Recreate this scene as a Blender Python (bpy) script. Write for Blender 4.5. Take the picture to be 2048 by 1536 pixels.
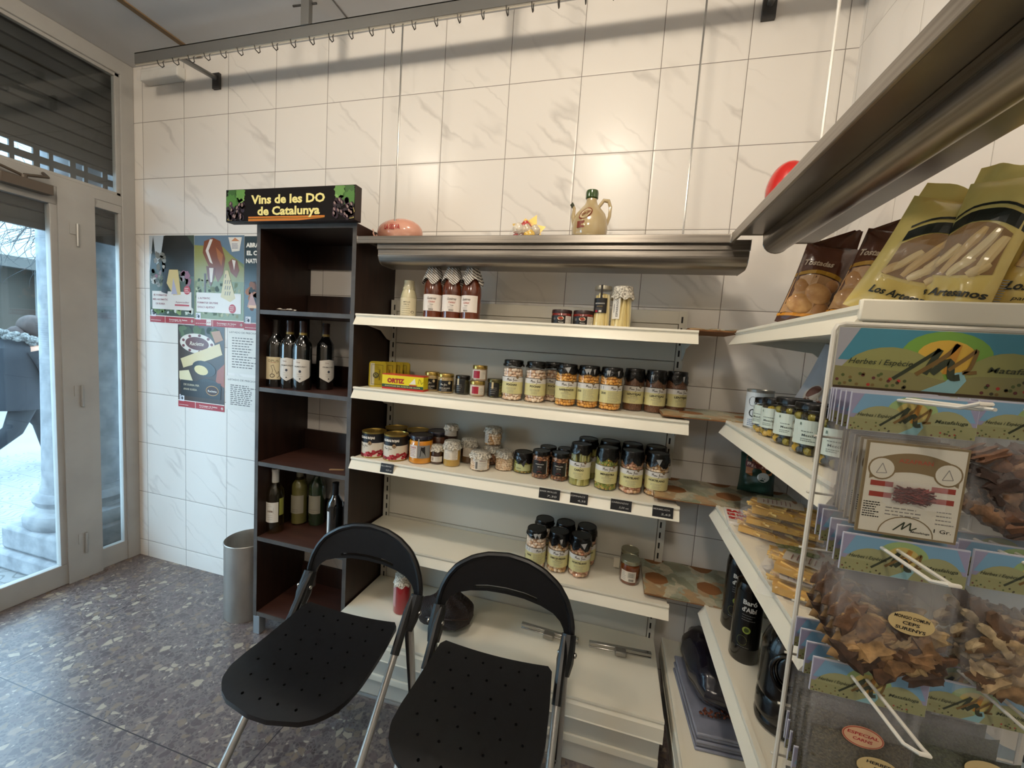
import bpy, bmesh, math, random
from mathutils import Vector, Matrix, Euler, noise
R = math.radians
PI = math.pi
for o in list(bpy.data.objects): bpy.data.objects.remove(o)
SC = bpy.context.scene
COL = SC.collection
# ---------------------------------------------------------------- camera
cam_data = bpy.data.cameras.new('camera'); CAM = bpy.data.objects.new('camera', cam_data); COL.objects.link(CAM)
CAM.location = (2.635, -1.687, 1.397)
CAM.rotation_euler = (1.48255561, -0.0676365604, 0.259024165)
cam_data.sensor_width = 36; cam_data.lens = 793.47/2048*36; cam_data.clip_start = .02; cam_data.clip_end = 200
SC.camera = CAM
# ---------------------------------------------------------------- world, view, lamps
W = bpy.data.worlds.new('world'); SC.world = W; W.use_nodes = True
bg = W.node_tree.nodes['Background']; bg.inputs[0].default_value = (.52, .78, 1.0, 1); bg.inputs[1].default_value = 10.0
SC.view_settings.view_transform = 'Standard'; SC.view_settings.look = 'None'
SC.view_settings.exposure = 0.0; SC.view_settings.gamma = 1; SC.view_settings.use_curve_mapping = False
def lamp(x, y, z, e, col=(1, .87, .70), size=.085):
    l = bpy.data.lights.new('ceiling_spot', 'POINT'); l.shadow_soft_size = size; l.energy = e; l.color = col
    o = bpy.data.objects.new('ceiling_spot_light', l); COL.objects.link(o); o.location = (x, y, z); return o
LAMPS = [(2.497, -1.22, 2.70), (1.135, -1.22, 2.70), (2.5, -2.9, 2.70), (1.1, -2.9, 2.70)]
ENERGY = [26, 20, 36, 16]
for p, e in zip(LAMPS, ENERGY): lamp(*p, e)
# ---------------------------------------------------------------- materials
def lin(c):
    if isinstance(c, str):
        c = c.lstrip('#'); c = [int(c[i:i+2], 16)/255 for i in (0, 2, 4)]
        c = [v/12.92 if v <= .04045 else ((v+.055)/1.055)**2.4 for v in c]
    return (*c[:3], 1)
_m = {}
def P(col, rough=.5, metal=0, coat=0, spec=.5, name=None, emis=0):
    k = (str(col), rough, metal, coat, spec, emis)
    if k in _m: return _m[k]
    m = bpy.data.materials.new(name or 'mat'); m.use_nodes = True; b = m.node_tree.nodes['Principled BSDF']
    b.inputs['Base Color'].default_value = lin(col); b.inputs['Roughness'].default_value = rough
    b.inputs['Metallic'].default_value = metal; b.inputs['Coat Weight'].default_value = coat
    b.inputs['Specular IOR Level'].default_value = spec
    if emis: b.inputs['Emission Color'].default_value = lin(col); b.inputs['Emission Strength'].default_value = emis
    _m[k] = m; return m
class NT:
    def __init__(s, name):
        s.m = bpy.data.materials.new(name); s.m.use_nodes = True; s.t = s.m.node_tree; s.n = s.t.nodes; s.b = s.n['Principled BSDF']
    def node(s, typ, **kw):
        n = s.n.new(typ)
        for k, v in kw.items():
            if k.startswith('i_'): n.inputs[k[2:].replace('_', ' ')].default_value = v
            else: setattr(n, k, v)
        return n
    def link(s, a, b): s.t.links.new(a, b)
    def val(s, sock, v):
        if isinstance(v, (int, float)): sock.default_value = v
        else: s.link(v, sock)
    def math(s, op, a, b=0, c=0):
        n = s.n.new('ShaderNodeMath'); n.operation = op
        s.val(n.inputs[0], a); s.val(n.inputs[1], b); s.val(n.inputs[2], c); return n.outputs[0]
    def xyz(s, src='Object'):
        t = s.n.new('ShaderNodeTexCoord'); q = s.n.new('ShaderNodeSeparateXYZ'); s.link(t.outputs[src], q.inputs[0]); return t.outputs[src], q.outputs
    def comb(s, x, y, z):
        n = s.n.new('ShaderNodeCombineXYZ'); s.val(n.inputs[0], x); s.val(n.inputs[1], y); s.val(n.inputs[2], z); return n.outputs[0]
    def mix(s, f, a, b):
        n = s.n.new('ShaderNodeMix'); n.data_type = 'RGBA'; s.val(n.inputs[0], f)
        for sock, v in ((n.inputs[6], a), (n.inputs[7], b)):
            if isinstance(v, (tuple, str)): sock.default_value = lin(v)
            else: s.link(v, sock)
        return n.outputs[2]
    def ramp(s, f, stops, interp='LINEAR'):
        n = s.n.new('ShaderNodeValToRGB'); n.color_ramp.interpolation = interp; s.val(n.inputs[0], f)
        while len(n.color_ramp.elements) < len(stops): n.color_ramp.elements.new(.5)
        for e, (p, c) in zip(n.color_ramp.elements, stops): e.position = p; e.color = lin(c)
        return n.outputs[0]
    def bump(s, h, strength=.3, dist=.01):
        n = s.n.new('ShaderNodeBump'); n.inputs['Strength'].default_value = strength; n.inputs['Distance'].default_value = dist
        s.link(h, n.inputs['Height']); s.link(n.outputs[0], s.b.inputs['Normal'])
    def noise(s, vec, scale, detail=3, rough=.5):
        n = s.n.new('ShaderNodeTexNoise'); s.link(vec, n.inputs['Vector']); n.inputs['Scale'].default_value = scale
        n.inputs['Detail'].default_value = detail; n.inputs['Roughness'].default_value = rough; return n.outputs[0]
def film(name, tint=(1, 1, 1), rough=.05, alpha=.75, spec=None):
    """thin clear wall: see-through mixed with a gloss reflection"""
    s = NT(name); s.n.remove(s.b)
    out = s.n['Material Output']; tr = s.node('ShaderNodeBsdfTransparent'); tr.inputs[0].default_value = (*tint, 1)
    gl = s.node('ShaderNodeBsdfGlossy'); gl.inputs['Roughness'].default_value = rough
    fr = s.node('ShaderNodeFresnel'); ge = s.node('ShaderNodeNewGeometry'); s.link(s.math('SUBTRACT', 1.5, s.math('MULTIPLY', ge.outputs['Backfacing'], 1.5-1/1.5)), fr.inputs[0])
    f = s.math('ADD', s.math('MULTIPLY', fr.outputs[0], .9), 1-alpha if alpha > .5 else .3)
    mx = s.node('ShaderNodeMixShader'); s.link(fr.outputs[0] if alpha >= 1 else f, mx.inputs[0]); s.link(tr.outputs[0], mx.inputs[1]); s.link(gl.outputs[0], mx.inputs[2])
    s.link(mx.outputs[0], out.inputs[0]); return s.m
M = {}
M['glass'] = film('thin_glass', (1, 1, 1), .03, 1.0)
M['pane'] = film('window_glass', (.96, .99, 1), .01, 1.0)
def plastic_film(name, milk=.12, rough=.15):
    s = NT(name); out = s.n['Material Output']; tr = s.node('ShaderNodeBsdfTransparent')
    s.b.inputs['Base Color'].default_value = (.85, .85, .88, 1); s.b.inputs['Roughness'].default_value = rough; s.b.inputs['Specular IOR Level'].default_value = .8
    mx = s.node('ShaderNodeMixShader'); tc, _ = s.xyz(); nz = s.noise(tc, 30, 3)
    s.link(s.math('ADD', s.math('MULTIPLY', nz, .12), milk), mx.inputs[0])
    bn = s.node('ShaderNodeBump'); bn.inputs['Strength'].default_value = .6; bn.inputs['Distance'].default_value = .004; s.link(nz, bn.inputs['Height']); s.link(bn.outputs[0], s.b.inputs['Normal'])
    s.link(tr.outputs[0], mx.inputs[1]); s.link(s.b.outputs[0], mx.inputs[2]); s.link(mx.outputs[0], out.inputs[0]); return s.m
M['bagfilm'] = plastic_film('clear_bag_film', .015)
M['crinkle'] = plastic_film('crinkled_film', .02, .12)
def tile_mat(name, axis, off, offz=.099, gc='#857E76'):
    s = NT(name); vec, q = s.xyz(); u = q[axis]; z = q[2]; T = .3
    un = s.math('DIVIDE', s.math('SUBTRACT', u, off), T); zn = s.math('DIVIDE', s.math('SUBTRACT', z, offz), T)
    fu = s.math('FRACT', un); fz = s.math('FRACT', zn)
    du = s.math('ABSOLUTE', s.math('SUBTRACT', fu, .5)); dz = s.math('ABSOLUTE', s.math('SUBTRACT', fz, .5))
    d = s.math('MAXIMUM', du, dz)
    grout = s.math('GREATER_THAN', d, .4955)
    iu = s.math('FLOOR', un); iz = s.math('FLOOR', zn)
    seed = s.math('ADD', s.math('MULTIPLY', iu, 3.7), s.math('MULTIPLY', iz, 7.3))
    # marble veins run from upper left to lower right
    a = s.math('ADD', s.math('MULTIPLY', u, .8), s.math('MULTIPLY', z, 1.0))   # across
    b = s.math('SUBTRACT', s.math('MULTIPLY', u, .9), s.math('MULTIPLY', z, .7))   # along
    wob = s.noise(vec, 9, 4)
    v = s.comb(s.math('ADD', s.math('MULTIPLY', a, 3.2), s.math('MULTIPLY', wob, .30)), s.math('MULTIPLY', b, .45), seed)
    n1 = s.noise(v, 1.6, 2)
    ridge = s.math('SUBTRACT', 1, s.math('MULTIPLY', s.math('ABSOLUTE', s.math('SUBTRACT', n1, .52)), 40))
    ridge = s.math('MAXIMUM', ridge, 0)
    gate = s.noise(s.comb(s.math('MULTIPLY', b, 3), s.math('MULTIPLY', a, 3), seed), 1.2, 1)
    gate = s.math('MAXIMUM', s.math('MULTIPLY', s.math('SUBTRACT', gate, .47), 5), 0); gate = s.math('MINIMUM', gate, 1)
    vein = s.math('MULTIPLY', ridge, gate)
    soft = s.math('MULTIPLY', s.noise(v, .9, 3), .18)
    base = s.mix(soft, '#E4DFD8', '#C9C4BE')
    c = s.mix(s.math('MULTIPLY', vein, .32), base, '#8E8780')
    c = s.mix(grout, c, gc); s.link(c, s.b.inputs['Base Color'])
    s.link(s.math('ADD', s.math('MULTIPLY', grout, .4), .29), s.b.inputs['Roughness'])
    s.b.inputs['Specular IOR Level'].default_value = .38
    e = s.math('SMOOTH_MIN', s.math('MULTIPLY', s.math('SUBTRACT', .5, d), 40), 1, .3)
    s.bump(s.math('ADD', e, s.math('MULTIPLY', s.noise(vec, 14, 2), .25)), .25, .003); return s.m
M['tile_back'] = tile_mat('marble_tile_back', 0, 0.0)
M['tile_right'] = tile_mat('marble_tile_right', 1, -.02, gc='#BDB7AE')
def terrazzo():
    s = NT('terrazzo'); vec, q = s.xyz()
    wv = s.node('ShaderNodeTexNoise', i_Scale=14.0, i_Detail=2.0); s.link(vec, wv.inputs['Vector'])
    ad = s.node('ShaderNodeMix', data_type='VECTOR'); ad.inputs[0].default_value = .035; s.link(vec, ad.inputs[4]); s.link(wv.outputs[1], ad.inputs[5]); vv = ad.outputs[1]
    def chips(scale, thr):
        a = s.node('ShaderNodeTexVoronoi', i_Scale=scale); s.link(vv, a.inputs['Vector'])
        e = s.node('ShaderNodeTexVoronoi', feature='DISTANCE_TO_EDGE', i_Scale=scale); s.link(vv, e.inputs['Vector'])
        sp = s.node('ShaderNodeSeparateColor'); s.link(a.outputs['Color'], sp.inputs[0])
        return sp.outputs, s.math('GREATER_THAN', e.outputs['Distance'], thr)
    big, bm_ = chips(38, .10); sm, smm = chips(95, .12)
    base = s.mix(s.noise(vec, 30, 4), '#5A5150', '#7A6E6A')
    c1 = s.ramp(sm[0], [(0, '#4C4240'), (.4, '#72665F'), (.65, '#5C5150'), (.84, '#84786C'), (.95, '#A99D8B')], 'CONSTANT')
    c2 = s.ramp(big[1], [(0, '#524645'), (.35, '#7A6A5A'), (.55, '#665857'), (.76, '#8A7C6E'), (.91, '#A59884')], 'CONSTANT')
    c = s.mix(s.math('MULTIPLY', smm, .8), base, c1)
    c = s.mix(s.math('MULTIPLY', s.math('MULTIPLY', bm_, s.math('GREATER_THAN', big[0], .5)), .85), c, c2)
    jx = s.math('LESS_THAN', s.math('ABSOLUTE', s.math('SUBTRACT', s.math('FRACT', s.math('DIVIDE', s.math('ADD', q[0], .2), 1.2)), .5)), .0015)
    jy = s.math('LESS_THAN', s.math('ABSOLUTE', s.math('SUBTRACT', s.math('FRACT', s.math('DIVIDE', s.math('ADD', q[1], .19), 1.2)), .5)), .0015)
    c = s.mix(s.math('MAXIMUM', jx, jy), c, '#2C2628')
    s.link(c, s.b.inputs['Base Color']); s.link(s.math('ADD', s.math('MULTIPLY', s.noise(vec, 6, 3), .2), .2), s.b.inputs['Roughness']); return s.m
M['terrazzo'] = terrazzo()
def noisy(name, c1, c2, scale=8, rough=.5, bump=0, detail=4, stretch=(1, 1, 1), metal=0, bd=.004, coat=0):
    s = NT(name); vec, q = s.xyz(); v = s.comb(s.math('MULTIPLY', q[0], stretch[0]), s.math('MULTIPLY', q[1], stretch[1]), s.math('MULTIPLY', q[2], stretch[2]))
    n = s.noise(v, scale, detail); f = s.math('MULTIPLY_ADD', n, 2.2, -.6); f = s.math('MINIMUM', s.math('MAXIMUM', f, 0), 1)
    s.link(s.mix(f, c1, c2), s.b.inputs['Base Color']); s.b.inputs['Roughness'].default_value = rough; s.b.inputs['Metallic'].default_value = metal; s.b.inputs['Coat Weight'].default_value = coat
    if bump: s.bump(n, bump, bd)
    return s.m
M['ceiling'] = noisy('ceiling_paint', '#C0BFBE', '#CBCAC9', 3, .8)
M['frame'] = noisy('painted_frame', '#9C9A96', '#A9A7A2', 5, .45)
M['steel'] = noisy('brushed_steel', '#A19B93', '#7D7770', 6, .32, .12, 5, (.5, .5, 30), 1, .001)
M['galv'] = noisy('galvanised_bin', '#B9B4AC', '#8F8A84', 9, .36, .15, 6, (1, 1, .35), .55)
M['rail'] = P('#8C8B88', .35, .7)
M['white_metal'] = P('#ECE6D4', .32)
M['white_panel'] = P('#CCC8BC', .35)
M['black'] = P('#050505', .6)
M['wood'] = noisy('dark_wood_laminate', '#1C100A', '#2E1B12', 7, .42, 0, 4, (6, 6, .6))
M['woodtop'] = noisy('worn_wood_shelf', '#38201A', '#4A2C22', 7, .5, 0, 4, (.6, 5, 5))
M['edge'] = noisy('worn_edge_band', '#3A3330', '#55504B', 12, .5)
M['plastic'] = noisy('black_plastic', '#0B0B0D', '#121214', 60, .36, .12, 2, bd=.0006)
M['silver'] = P('#A9A8A4', .35, .55)
M['chrome'] = P('#C8C6C2', .15, 1)
M['blk'] = P('#0C0B0B', .25); M['blkfilm'] = noisy('black_seal_film', '#070707', '#171616', 120, .22, .6, 3, bd=.002)
M['shutter'] = noisy('shutter_metal', '#2A2826', '#383532', 5, .55)
M['stone'] = noisy('weathered_stone', '#6A6C70', '#949698', 12, .85, .5, 7, bd=.01)
M['cloth'] = noisy('lace_cloth', '#E9E2D2', '#6E675B', 160, .8, .3, 1, bd=.001)
# ---------------------------------------------------------------- mesh builder
class MB:
    def __init__(s): s.v = []; s.f = []; s.fm = []; s.mats = []
    def mi(s, m):
        if m not in s.mats: s.mats.append(m)
        return s.mats.index(m)
    def add(s, vs, fs, m, M4=None):
        k = len(s.v); i = s.mi(m)
        s.v += [tuple(M4 @ Vector(p)) if M4 else tuple(p) for p in vs]
        for f in fs: s.f.append([k+j for j in f]); s.fm.append(i)
    def box(s, x0, x1, y0, y1, z0, z1, m, M4=None):
        vs = [(x, y, z) for z in (z0, z1) for y in (y0, y1) for x in (x0, x1)]
        s.add(vs, [(0, 2, 3, 1), (4, 5, 7, 6), (0, 1, 5, 4), (2, 6, 7, 3), (0, 4, 6, 2), (1, 3, 7, 5)], m, M4)
    def prism(s, prof, a0, a1, m, axis=0, M4=None):
        """closed 2D profile swept along an axis: axis 0 -> prof=(y,z); 1 -> (x,z); 2 -> (x,y)"""
        n = len(prof)
        def P3(a, p): return (a, p[0], p[1]) if axis == 0 else ((p[0], a, p[1]) if axis == 1 else (p[0], p[1], a))
        vs = [P3(a0, p) for p in prof]+[P3(a1, p) for p in prof]
        fs = [tuple(range(n)), tuple(range(2*n-1, n-1, -1))]+[(i, (i+1) % n, n+(i+1) % n, n+i) for i in range(n)]
        s.add(vs, fs, m, M4)
    def lathe(s, prof, m, seg=24, c=(0, 0, 0), rf=None, M4=None, cap=True):
        vs = []; fs = []
        for r, z in prof:
            for k in range(seg):
                t = 2*PI*k/seg; rr = rf(r, z, t) if rf else (r, z)
                vs.append((c[0]+rr[0]*math.cos(t), c[1]+rr[0]*math.sin(t), c[2]+rr[1]))
        for i in range(len(prof)-1):
            for k in range(seg):
                fs.append((i*seg+k, i*seg+(k+1) % seg, (i+1)*seg+(k+1) % seg, (i+1)*seg+k))
        if cap:
            fs.append(tuple(range(seg-1, -1, -1))); n = (len(prof)-1)*seg; fs.append(tuple(n+k for k in range(seg)))
        s.add(vs, fs, m, M4)
    def tube(s, pts, r, m, seg=10, M4=None, cap=True):
        pts = [Vector(p) for p in pts]; n = len(pts); rr = r if isinstance(r, (list, tuple)) else [r]*n
        vs = []; fs = []; up = None
        for i, p in enumerate(pts):
            d = (pts[min(i+1, n-1)]-pts[max(i-1, 0)]).normalized()
            if up is None: up = Vector((0, 0, 1)) if abs(d.z) < .9 else Vector((1, 0, 0))
            a = d.cross(up).normalized(); b = a.cross(d).normalized(); up = b
            for k in range(seg):
                t = 2*PI*k/seg; vs.append(p+(a*math.cos(t)+b*math.sin(t))*rr[i])
        for i in range(n-1):
            for k in range(seg): fs.append((i*seg+k, i*seg+(k+1) % seg, (i+1)*seg+(k+1) % seg, (i+1)*seg+k))
        if cap: fs.append(tuple(range(seg-1, -1, -1))); fs.append(tuple((n-1)*seg+k for k in range(seg)))
        s.add(vs, fs, m, M4)
    def ball(s, c, r, m, seg=10, rings=7, M4=None, fn=None):
        rx, ry, rz = r if isinstance(r, (list, tuple)) else (r, r, r)
        vs = [(0, 0, -1)]+[(math.sin(PI*i/rings)*math.cos(2*PI*k/seg), math.sin(PI*i/rings)*math.sin(2*PI*k/seg), -math.cos(PI*i/rings)) for i in range(1, rings) for k in range(seg)]+[(0, 0, 1)]
        if fn: vs = [tuple(fn(Vector(v))) for v in vs]
        vs = [(v[0]*rx, v[1]*ry, v[2]*rz) for v in vs]
        fs = [(0, 1+(k+1) % seg, 1+k) for k in range(seg)]
        for i in range(rings-2):
            for k in range(seg): fs.append((1+i*seg+k, 1+i*seg+(k+1) % seg, 1+(i+1)*seg+(k+1) % seg, 1+(i+1)*seg+k))
        L = len(vs)-1; b = 1+(rings-2)*seg
        fs += [(L, b+k, b+(k+1) % seg) for k in range(seg)]
        T = Matrix.Translation(c) @ M4 if M4 else Matrix.Translation(c)
        s.add(vs, fs, m, T)
    def grid(s, fn, nu, nv, m, skip=None, M4=None):
        vs = [fn(i/nu, j/nv) for j in range(nv+1) for i in range(nu+1)]
        fs = [(j*(nu+1)+i, j*(nu+1)+i+1, (j+1)*(nu+1)+i+1, (j+1)*(nu+1)+i) for j in range(nv) for i in range(nu) if not (skip and skip((i+.5)/nu, (j+.5)/nv))]
        s.add(vs, fs, m, M4)
    def mesh(s, name, smooth=35):
        me = bpy.data.meshes.new(name); me.from_pydata(s.v, [], s.f)
        for m in s.mats: me.materials.append(m)
        me.polygons.foreach_set('material_index', s.fm)
        if smooth:
            me.polygons.foreach_set('use_smooth', [True]*len(me.polygons)); me.set_sharp_from_angle(angle=R(smooth))
        me.update(); return me
    def build(s, name, parent=None, smooth=35, bevel=0):
        return link(name, s.mesh(name, smooth), parent, bevel)
def link(name, me, parent=None, bevel=0):
    o = bpy.data.objects.new(name, me); COL.objects.link(o)
    if parent: o.parent = parent
    if bevel:
        b = o.modifiers.new('bevel', 'BEVEL'); b.width = bevel; b.segments = 2; b.limit_method = 'ANGLE'; b.angle_limit = R(50)
    return o
def thing(name, label, cat, loc=(0, 0, 0), rz=0, group=None):
    o = bpy.data.objects.new(name, None); COL.objects.link(o); o.location = loc; o.rotation_euler = (0, 0, rz); o.empty_display_size = .02
    o['label'] = label; o['category'] = cat
    if group: o['group'] = group
    return o
def tag(o, label, cat, group=None):
    o['label'] = label; o['category'] = cat
    if group: o['group'] = group
    return o
def struct(o): o['kind'] = 'structure'; return o
_cache = {}
def part(key, name, parent, fn, smooth=35, bevel=0, label=None):
    """mesh made once per key, then shared"""
    if key not in _cache:
        mb = MB(); fn(mb); _cache[key] = mb.mesh(name, smooth)
    o = link(name, _cache[key], parent, bevel)
    if label: o['label'] = label
    return o
def copy_tree(root, loc, rz=0, label=None, scale=None):
    r = root.copy(); COL.objects.link(r); r.location = loc; r.rotation_euler = (0, 0, rz)
    if label: r['label'] = label
    if scale: r.scale = scale
    for ch in list(root.children):
        c = ch.copy(); COL.objects.link(c); c.parent = r
        for g in list(ch.children):
            d = g.copy(); COL.objects.link(d); d.parent = c
    return r
# ---------------------------------------------------------------- flat print (labels, posters, signs)
_txt = {}
def text2d(t, bold=0):
    k = (t, bold)
    if k in _txt: return _txt[k]
    c = bpy.data.curves.new('t', 'FONT'); c.body = t; c.size = 1; c.resolution_u = 2; c.offset = bold; c.fill_mode = 'FRONT'
    o = bpy.data.objects.new('t', c); me = bpy.data.meshes.new_from_object(o)
    vs = [(v.co.x, v.co.y) for v in me.vertices]; fs = [tuple(p.vertices) for p in me.polygons]
    bpy.data.objects.remove(o); bpy.data.curves.remove(c); bpy.data.meshes.remove(me)
    xs = [v[0] for v in vs] or [0]; x0, x1 = min(xs), max(xs); w = max(x1-x0, .01)
    vs = [(v[0]-x0-w/2, v[1]-.35) for v in vs]; _txt[k] = (vs, fs, w); return _txt[k]
class Flat:
    """collects print in (u,v) with layers; emit() lays it on any surface"""
    def __init__(s): s.items = []; s.T = None
    def add(s, vs, fs, m, l): s.items.append(([s.T(v) for v in vs] if s.T else vs, fs, m, l))
    def rect(s, x0, x1, y0, y1, m, l=0, n=1, rot=0):
        cx, cy = (x0+x1)/2, (y0+y1)/2; vs = [(x0+(x1-x0)*i/n, y) for y in (y0, y1) for i in range(n+1)]
        if rot: c, q = math.cos(rot), math.sin(rot); vs = [(cx+(a-cx)*c-(b-cy)*q, cy+(a-cx)*q+(b-cy)*c) for a, b in vs]
        s.add(vs, [(i, i+1, n+2+i, n+1+i) for i in range(n)], m, l)
    def ell(s, cx, cy, rx, ry, m, l=1, n=20, rot=0):
        c, q = math.cos(rot), math.sin(rot)
        vs = [(cx+rx*math.cos(2*PI*k/n)*c-ry*math.sin(2*PI*k/n)*q, cy+rx*math.cos(2*PI*k/n)*q+ry*math.sin(2*PI*k/n)*c) for k in range(n)]
        s.add(vs, [tuple(range(n))], m, l)
    def poly(s, pts, m, l=1): s.add(list(pts), [tuple(range(len(pts)))], m, l)
    def text(s, t, cx, cy, h, m, l=2, w=None, shear=0, bold=.01, rot=0):
        vs, fs, tw = text2d(t, bold); sx = h if w is None else w/tw
        c, q = math.cos(rot), math.sin(rot); out = []
        for a, b in vs:
            a, b = a*sx+shear*b*h, b*h; out.append((cx+a*c-b*q, cy+a*q+b*c))
        s.add(out, fs, m, l)
    def stroke(s, pts, wd, m, l=2):
        for (a, b), (c, d) in zip(pts, pts[1:]):
            L = math.hypot(c-a, d-b) or 1e-6; nx, ny = -(d-b)/L*wd/2, (c-a)/L*wd/2
            s.add([(a-nx, b-ny), (c-nx, d-ny), (c+nx, d+ny), (a+nx, b+ny)], [(0, 1, 2, 3)], m, l)
    def ribbon(s, pts, wd, m, l=2):
        n = len(pts); vs = []
        for i in range(n):
            a, c = pts[max(i-1, 0)], pts[min(i+1, n-1)]; L = math.hypot(c[0]-a[0], c[1]-a[1]) or 1e-6
            nx, ny = -(c[1]-a[1])/L*wd/2, (c[0]-a[0])/L*wd/2; vs += [(pts[i][0]-nx, pts[i][1]-ny), (pts[i][0]+nx, pts[i][1]+ny)]
        s.add(vs, [(2*i, 2*i+2, 2*i+3, 2*i+1) for i in range(n-1)], m, l)
    def lines(s, x0, x1, y0, y1, n, wd, m, l=2, rnd=random.Random(3)):
        """rows of tiny print"""
        for i in range(n):
            y = y1+(y0-y1)*i/max(n-1, 1); x = x0; e = x1-(x1-x0)*rnd.random()*.35
            while x < e:
                q = min(x+(x1-x0)*rnd.uniform(.06, .16), e); s.rect(x, q, y-wd/2, y+wd/2, m, l); x = q+(x1-x0)*.03
    def emit(s, mb, mp):
        for vs, fs, m, l in s.items: mb.add([mp(u, v, l) for u, v in vs], fs, m)
def on_cyl(r, z0=0, th=0, e=.00025):
    return lambda u, v, l: ((r+e*(l+1))*math.sin(u/r+th), -(r+e*(l+1))*math.cos(u/r+th), z0+v)
def on_front(y=0, e=.0004, x0=0, z0=0): return lambda u, v, l: (x0+u, y-e*(l+1), z0+v)
def on_top(z, e=.0004): return lambda u, v, l: (u, v, z+e*(l+1))
def sig(F, cx, cy, w, m, l=2, wd=.0011):
    """handwritten signature squiggle: two capital letters and loops"""
    p = [(0, .1), (.03, .9), (.08, .3), (.13, .95), (.17, .1), (.22, .4), (.26, .1), (.3, .45), (.33, .15), (.36, .42), (.39, .12), (.43, .35), (.46, .15)]
    q = [(.5, -.5), (.58, -.3), (.66, 1), (.6, .6), (.7, .15), (.75, .4), (.79, .12), (.83, .42), (.87, .12), (.91, .4), (.95, .15), (1, .35)]
    for s_ in (p, q): F.stroke([(cx+(a-.5)*w, cy+(b-.3)*w*.3) for a, b in s_], wd, m, l)
INK = P('#15120F', .6); WHT = P('#E6E1D6', .5); CREAM = P('#D8CFA0', .5); RED = P('#A3161C', .45); GREY = P('#7F7C78', .5)
def face(x, y): return math.atan2(2.635-x, -(-1.687-y))
# ================================================================ SETTING
XL, XR, YF, H = -.085, 3.34, -5.4, 2.79
b = MB(); b.box(XL-.1, XR+.1, YF, .1, -.1, 0, M['terrazzo']); struct(b.build('floor', smooth=0))
b = MB(); b.box(XL-.1, XR+.1, YF, .1, H, H+.1, M['ceiling']); struct(b.build('ceiling', smooth=0))
b = MB(); b.box(XL-.06, XR+.1, 0, .1, 0, H, M['tile_back']); struct(b.build('wall_back', smooth=0))
b = MB(); b.box(XR, XR+.1, YF, 0, 0, H, M['tile_right']); struct(b.build('wall_right', smooth=0))
b = MB(); b.box(XL-.1, XR+.1, YF-.1, YF, 0, H, noisy('plaster', '#CFC8BC', '#D8D2C6', 3, .8)); struct(b.build('wall_front', smooth=0))
b = MB(); b.box(XL-.1, XL, YF, -2.35, 0, H, M['tile_back']); struct(b.build('wall_left', smooth=0))
b = MB(); b.box(.405, .435, -5.4, -.01, H-.006, H+.002, P('#7A6347', .8)); struct(b.build('trim_1', smooth=0))
b = MB(); b.box(1.362, 1.368, -5.4, -.01, H-.003, H+.002, P('#6A6866', .8)); struct(b.build('trim_2', smooth=0))
# shopfront frame: head beam, side post, transom, hinge post
f = M['frame']
b = MB()
b.box(XL-.03, XL+.02, -2.35, 0, 2.715, H, f); b.box(XL-.03, XL+.02, -.062, 0, 0, 2.72, f)
b.box(XL-.03, XL+.015, -2.35, -.05, 2.03, 2.085, f); b.box(XL-.03, XL+.02, -2.35, -2.28, 0, 2.72, f)
b.box(XL-.03, XL+.02, -1.33, -1.25, 0, 2.72, f)
struct(b.build('trim_3', bevel=.003))
# window 1: narrow side light beside the door; its frame and pane
b = MB(); b.box(XL-.02, XL+.012, -.20, -.055, 0, .115, f); b.box(XL-.02, XL+.012, -.20, -.055, 1.99, 2.035, f); b.box(XL-.02, XL+.012, -.075, -.055, .115, 1.99, f)
b.prism([(-.33, 0), (-.19, 0), (-.19, 2.03), (-.25, 2.055), (-.33, 2.03)], XL-.02, XL+.03, f, axis=0)
w1 = struct(b.build('window_1', bevel=.002))
b = MB(); b.box(XL-.006, XL, -.20, -.06, .11, 2.0, M['pane']); b.build('pane', w1, smooth=0)
# window 2: transom light over the door
b = MB(); b.box(XL-.02, XL+.008, -.08, -.055, 2.08, 2.72, f); b.box(XL-.02, XL+.008, -2.3, -.055, 2.08, 2.1, f); b.box(XL-.02, XL+.008, -2.3, -.055, 2.70, 2.72, f)
w2 = struct(b.build('window_2', bevel=.002))
b = MB(); b.box(XL-.006, XL, -2.29, -.06, 2.09, 2.71, M['pane']); b.build('pane', w2, smooth=0)
# door 1
b = MB(); b.box(XL-.02, XL+.018, -1.25, -.325, 0, .112, f); b.box(XL-.02, XL+.018, -1.25, -.325, 1.945, 2.03, f)
b.box(XL-.02, XL+.018, -.355, -.325, .112, 1.945, f); b.box(XL-.02, XL+.018, -1.25, -1.16, .112, 1.945, f)
d1 = struct(b.build('door_1', bevel=.003))
b = MB(); b.box(XL-.006, XL, -1.17, -.35, .105, 1.95, M['pane']); b.build('pane', d1, smooth=0)
for z in (1.82, 1.0, .2):
    b = MB(); b.tube([(XL+.036, -.262, z-.055), (XL+.036, -.262, z+.055)], .006, M['silver']); b.box(XL+.028, XL+.033, -.29, -.262, z, z+.055, f); b.build('hinge', d1)
b = MB(); dk = P('#5B5147', .4, .3)
b.box(XL+.02, XL+.065, -.53, -.36, 1.975, 2.02, dk); b.tube([(XL+.045, -.45, 2.02), (XL+.045, -.45, 2.035)], .012, dk)
b.tube([(XL+.045, -.45, 2.035), (XL+.05, -.37, 2.055), (XL+.02, -.375, 2.075)], .007, dk); b.tube([(XL+.045, -.45, 2.03), (XL+.04, -.53, 2.05)], .006, dk)
b.build('door_closer', d1, bevel=.003)
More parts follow.
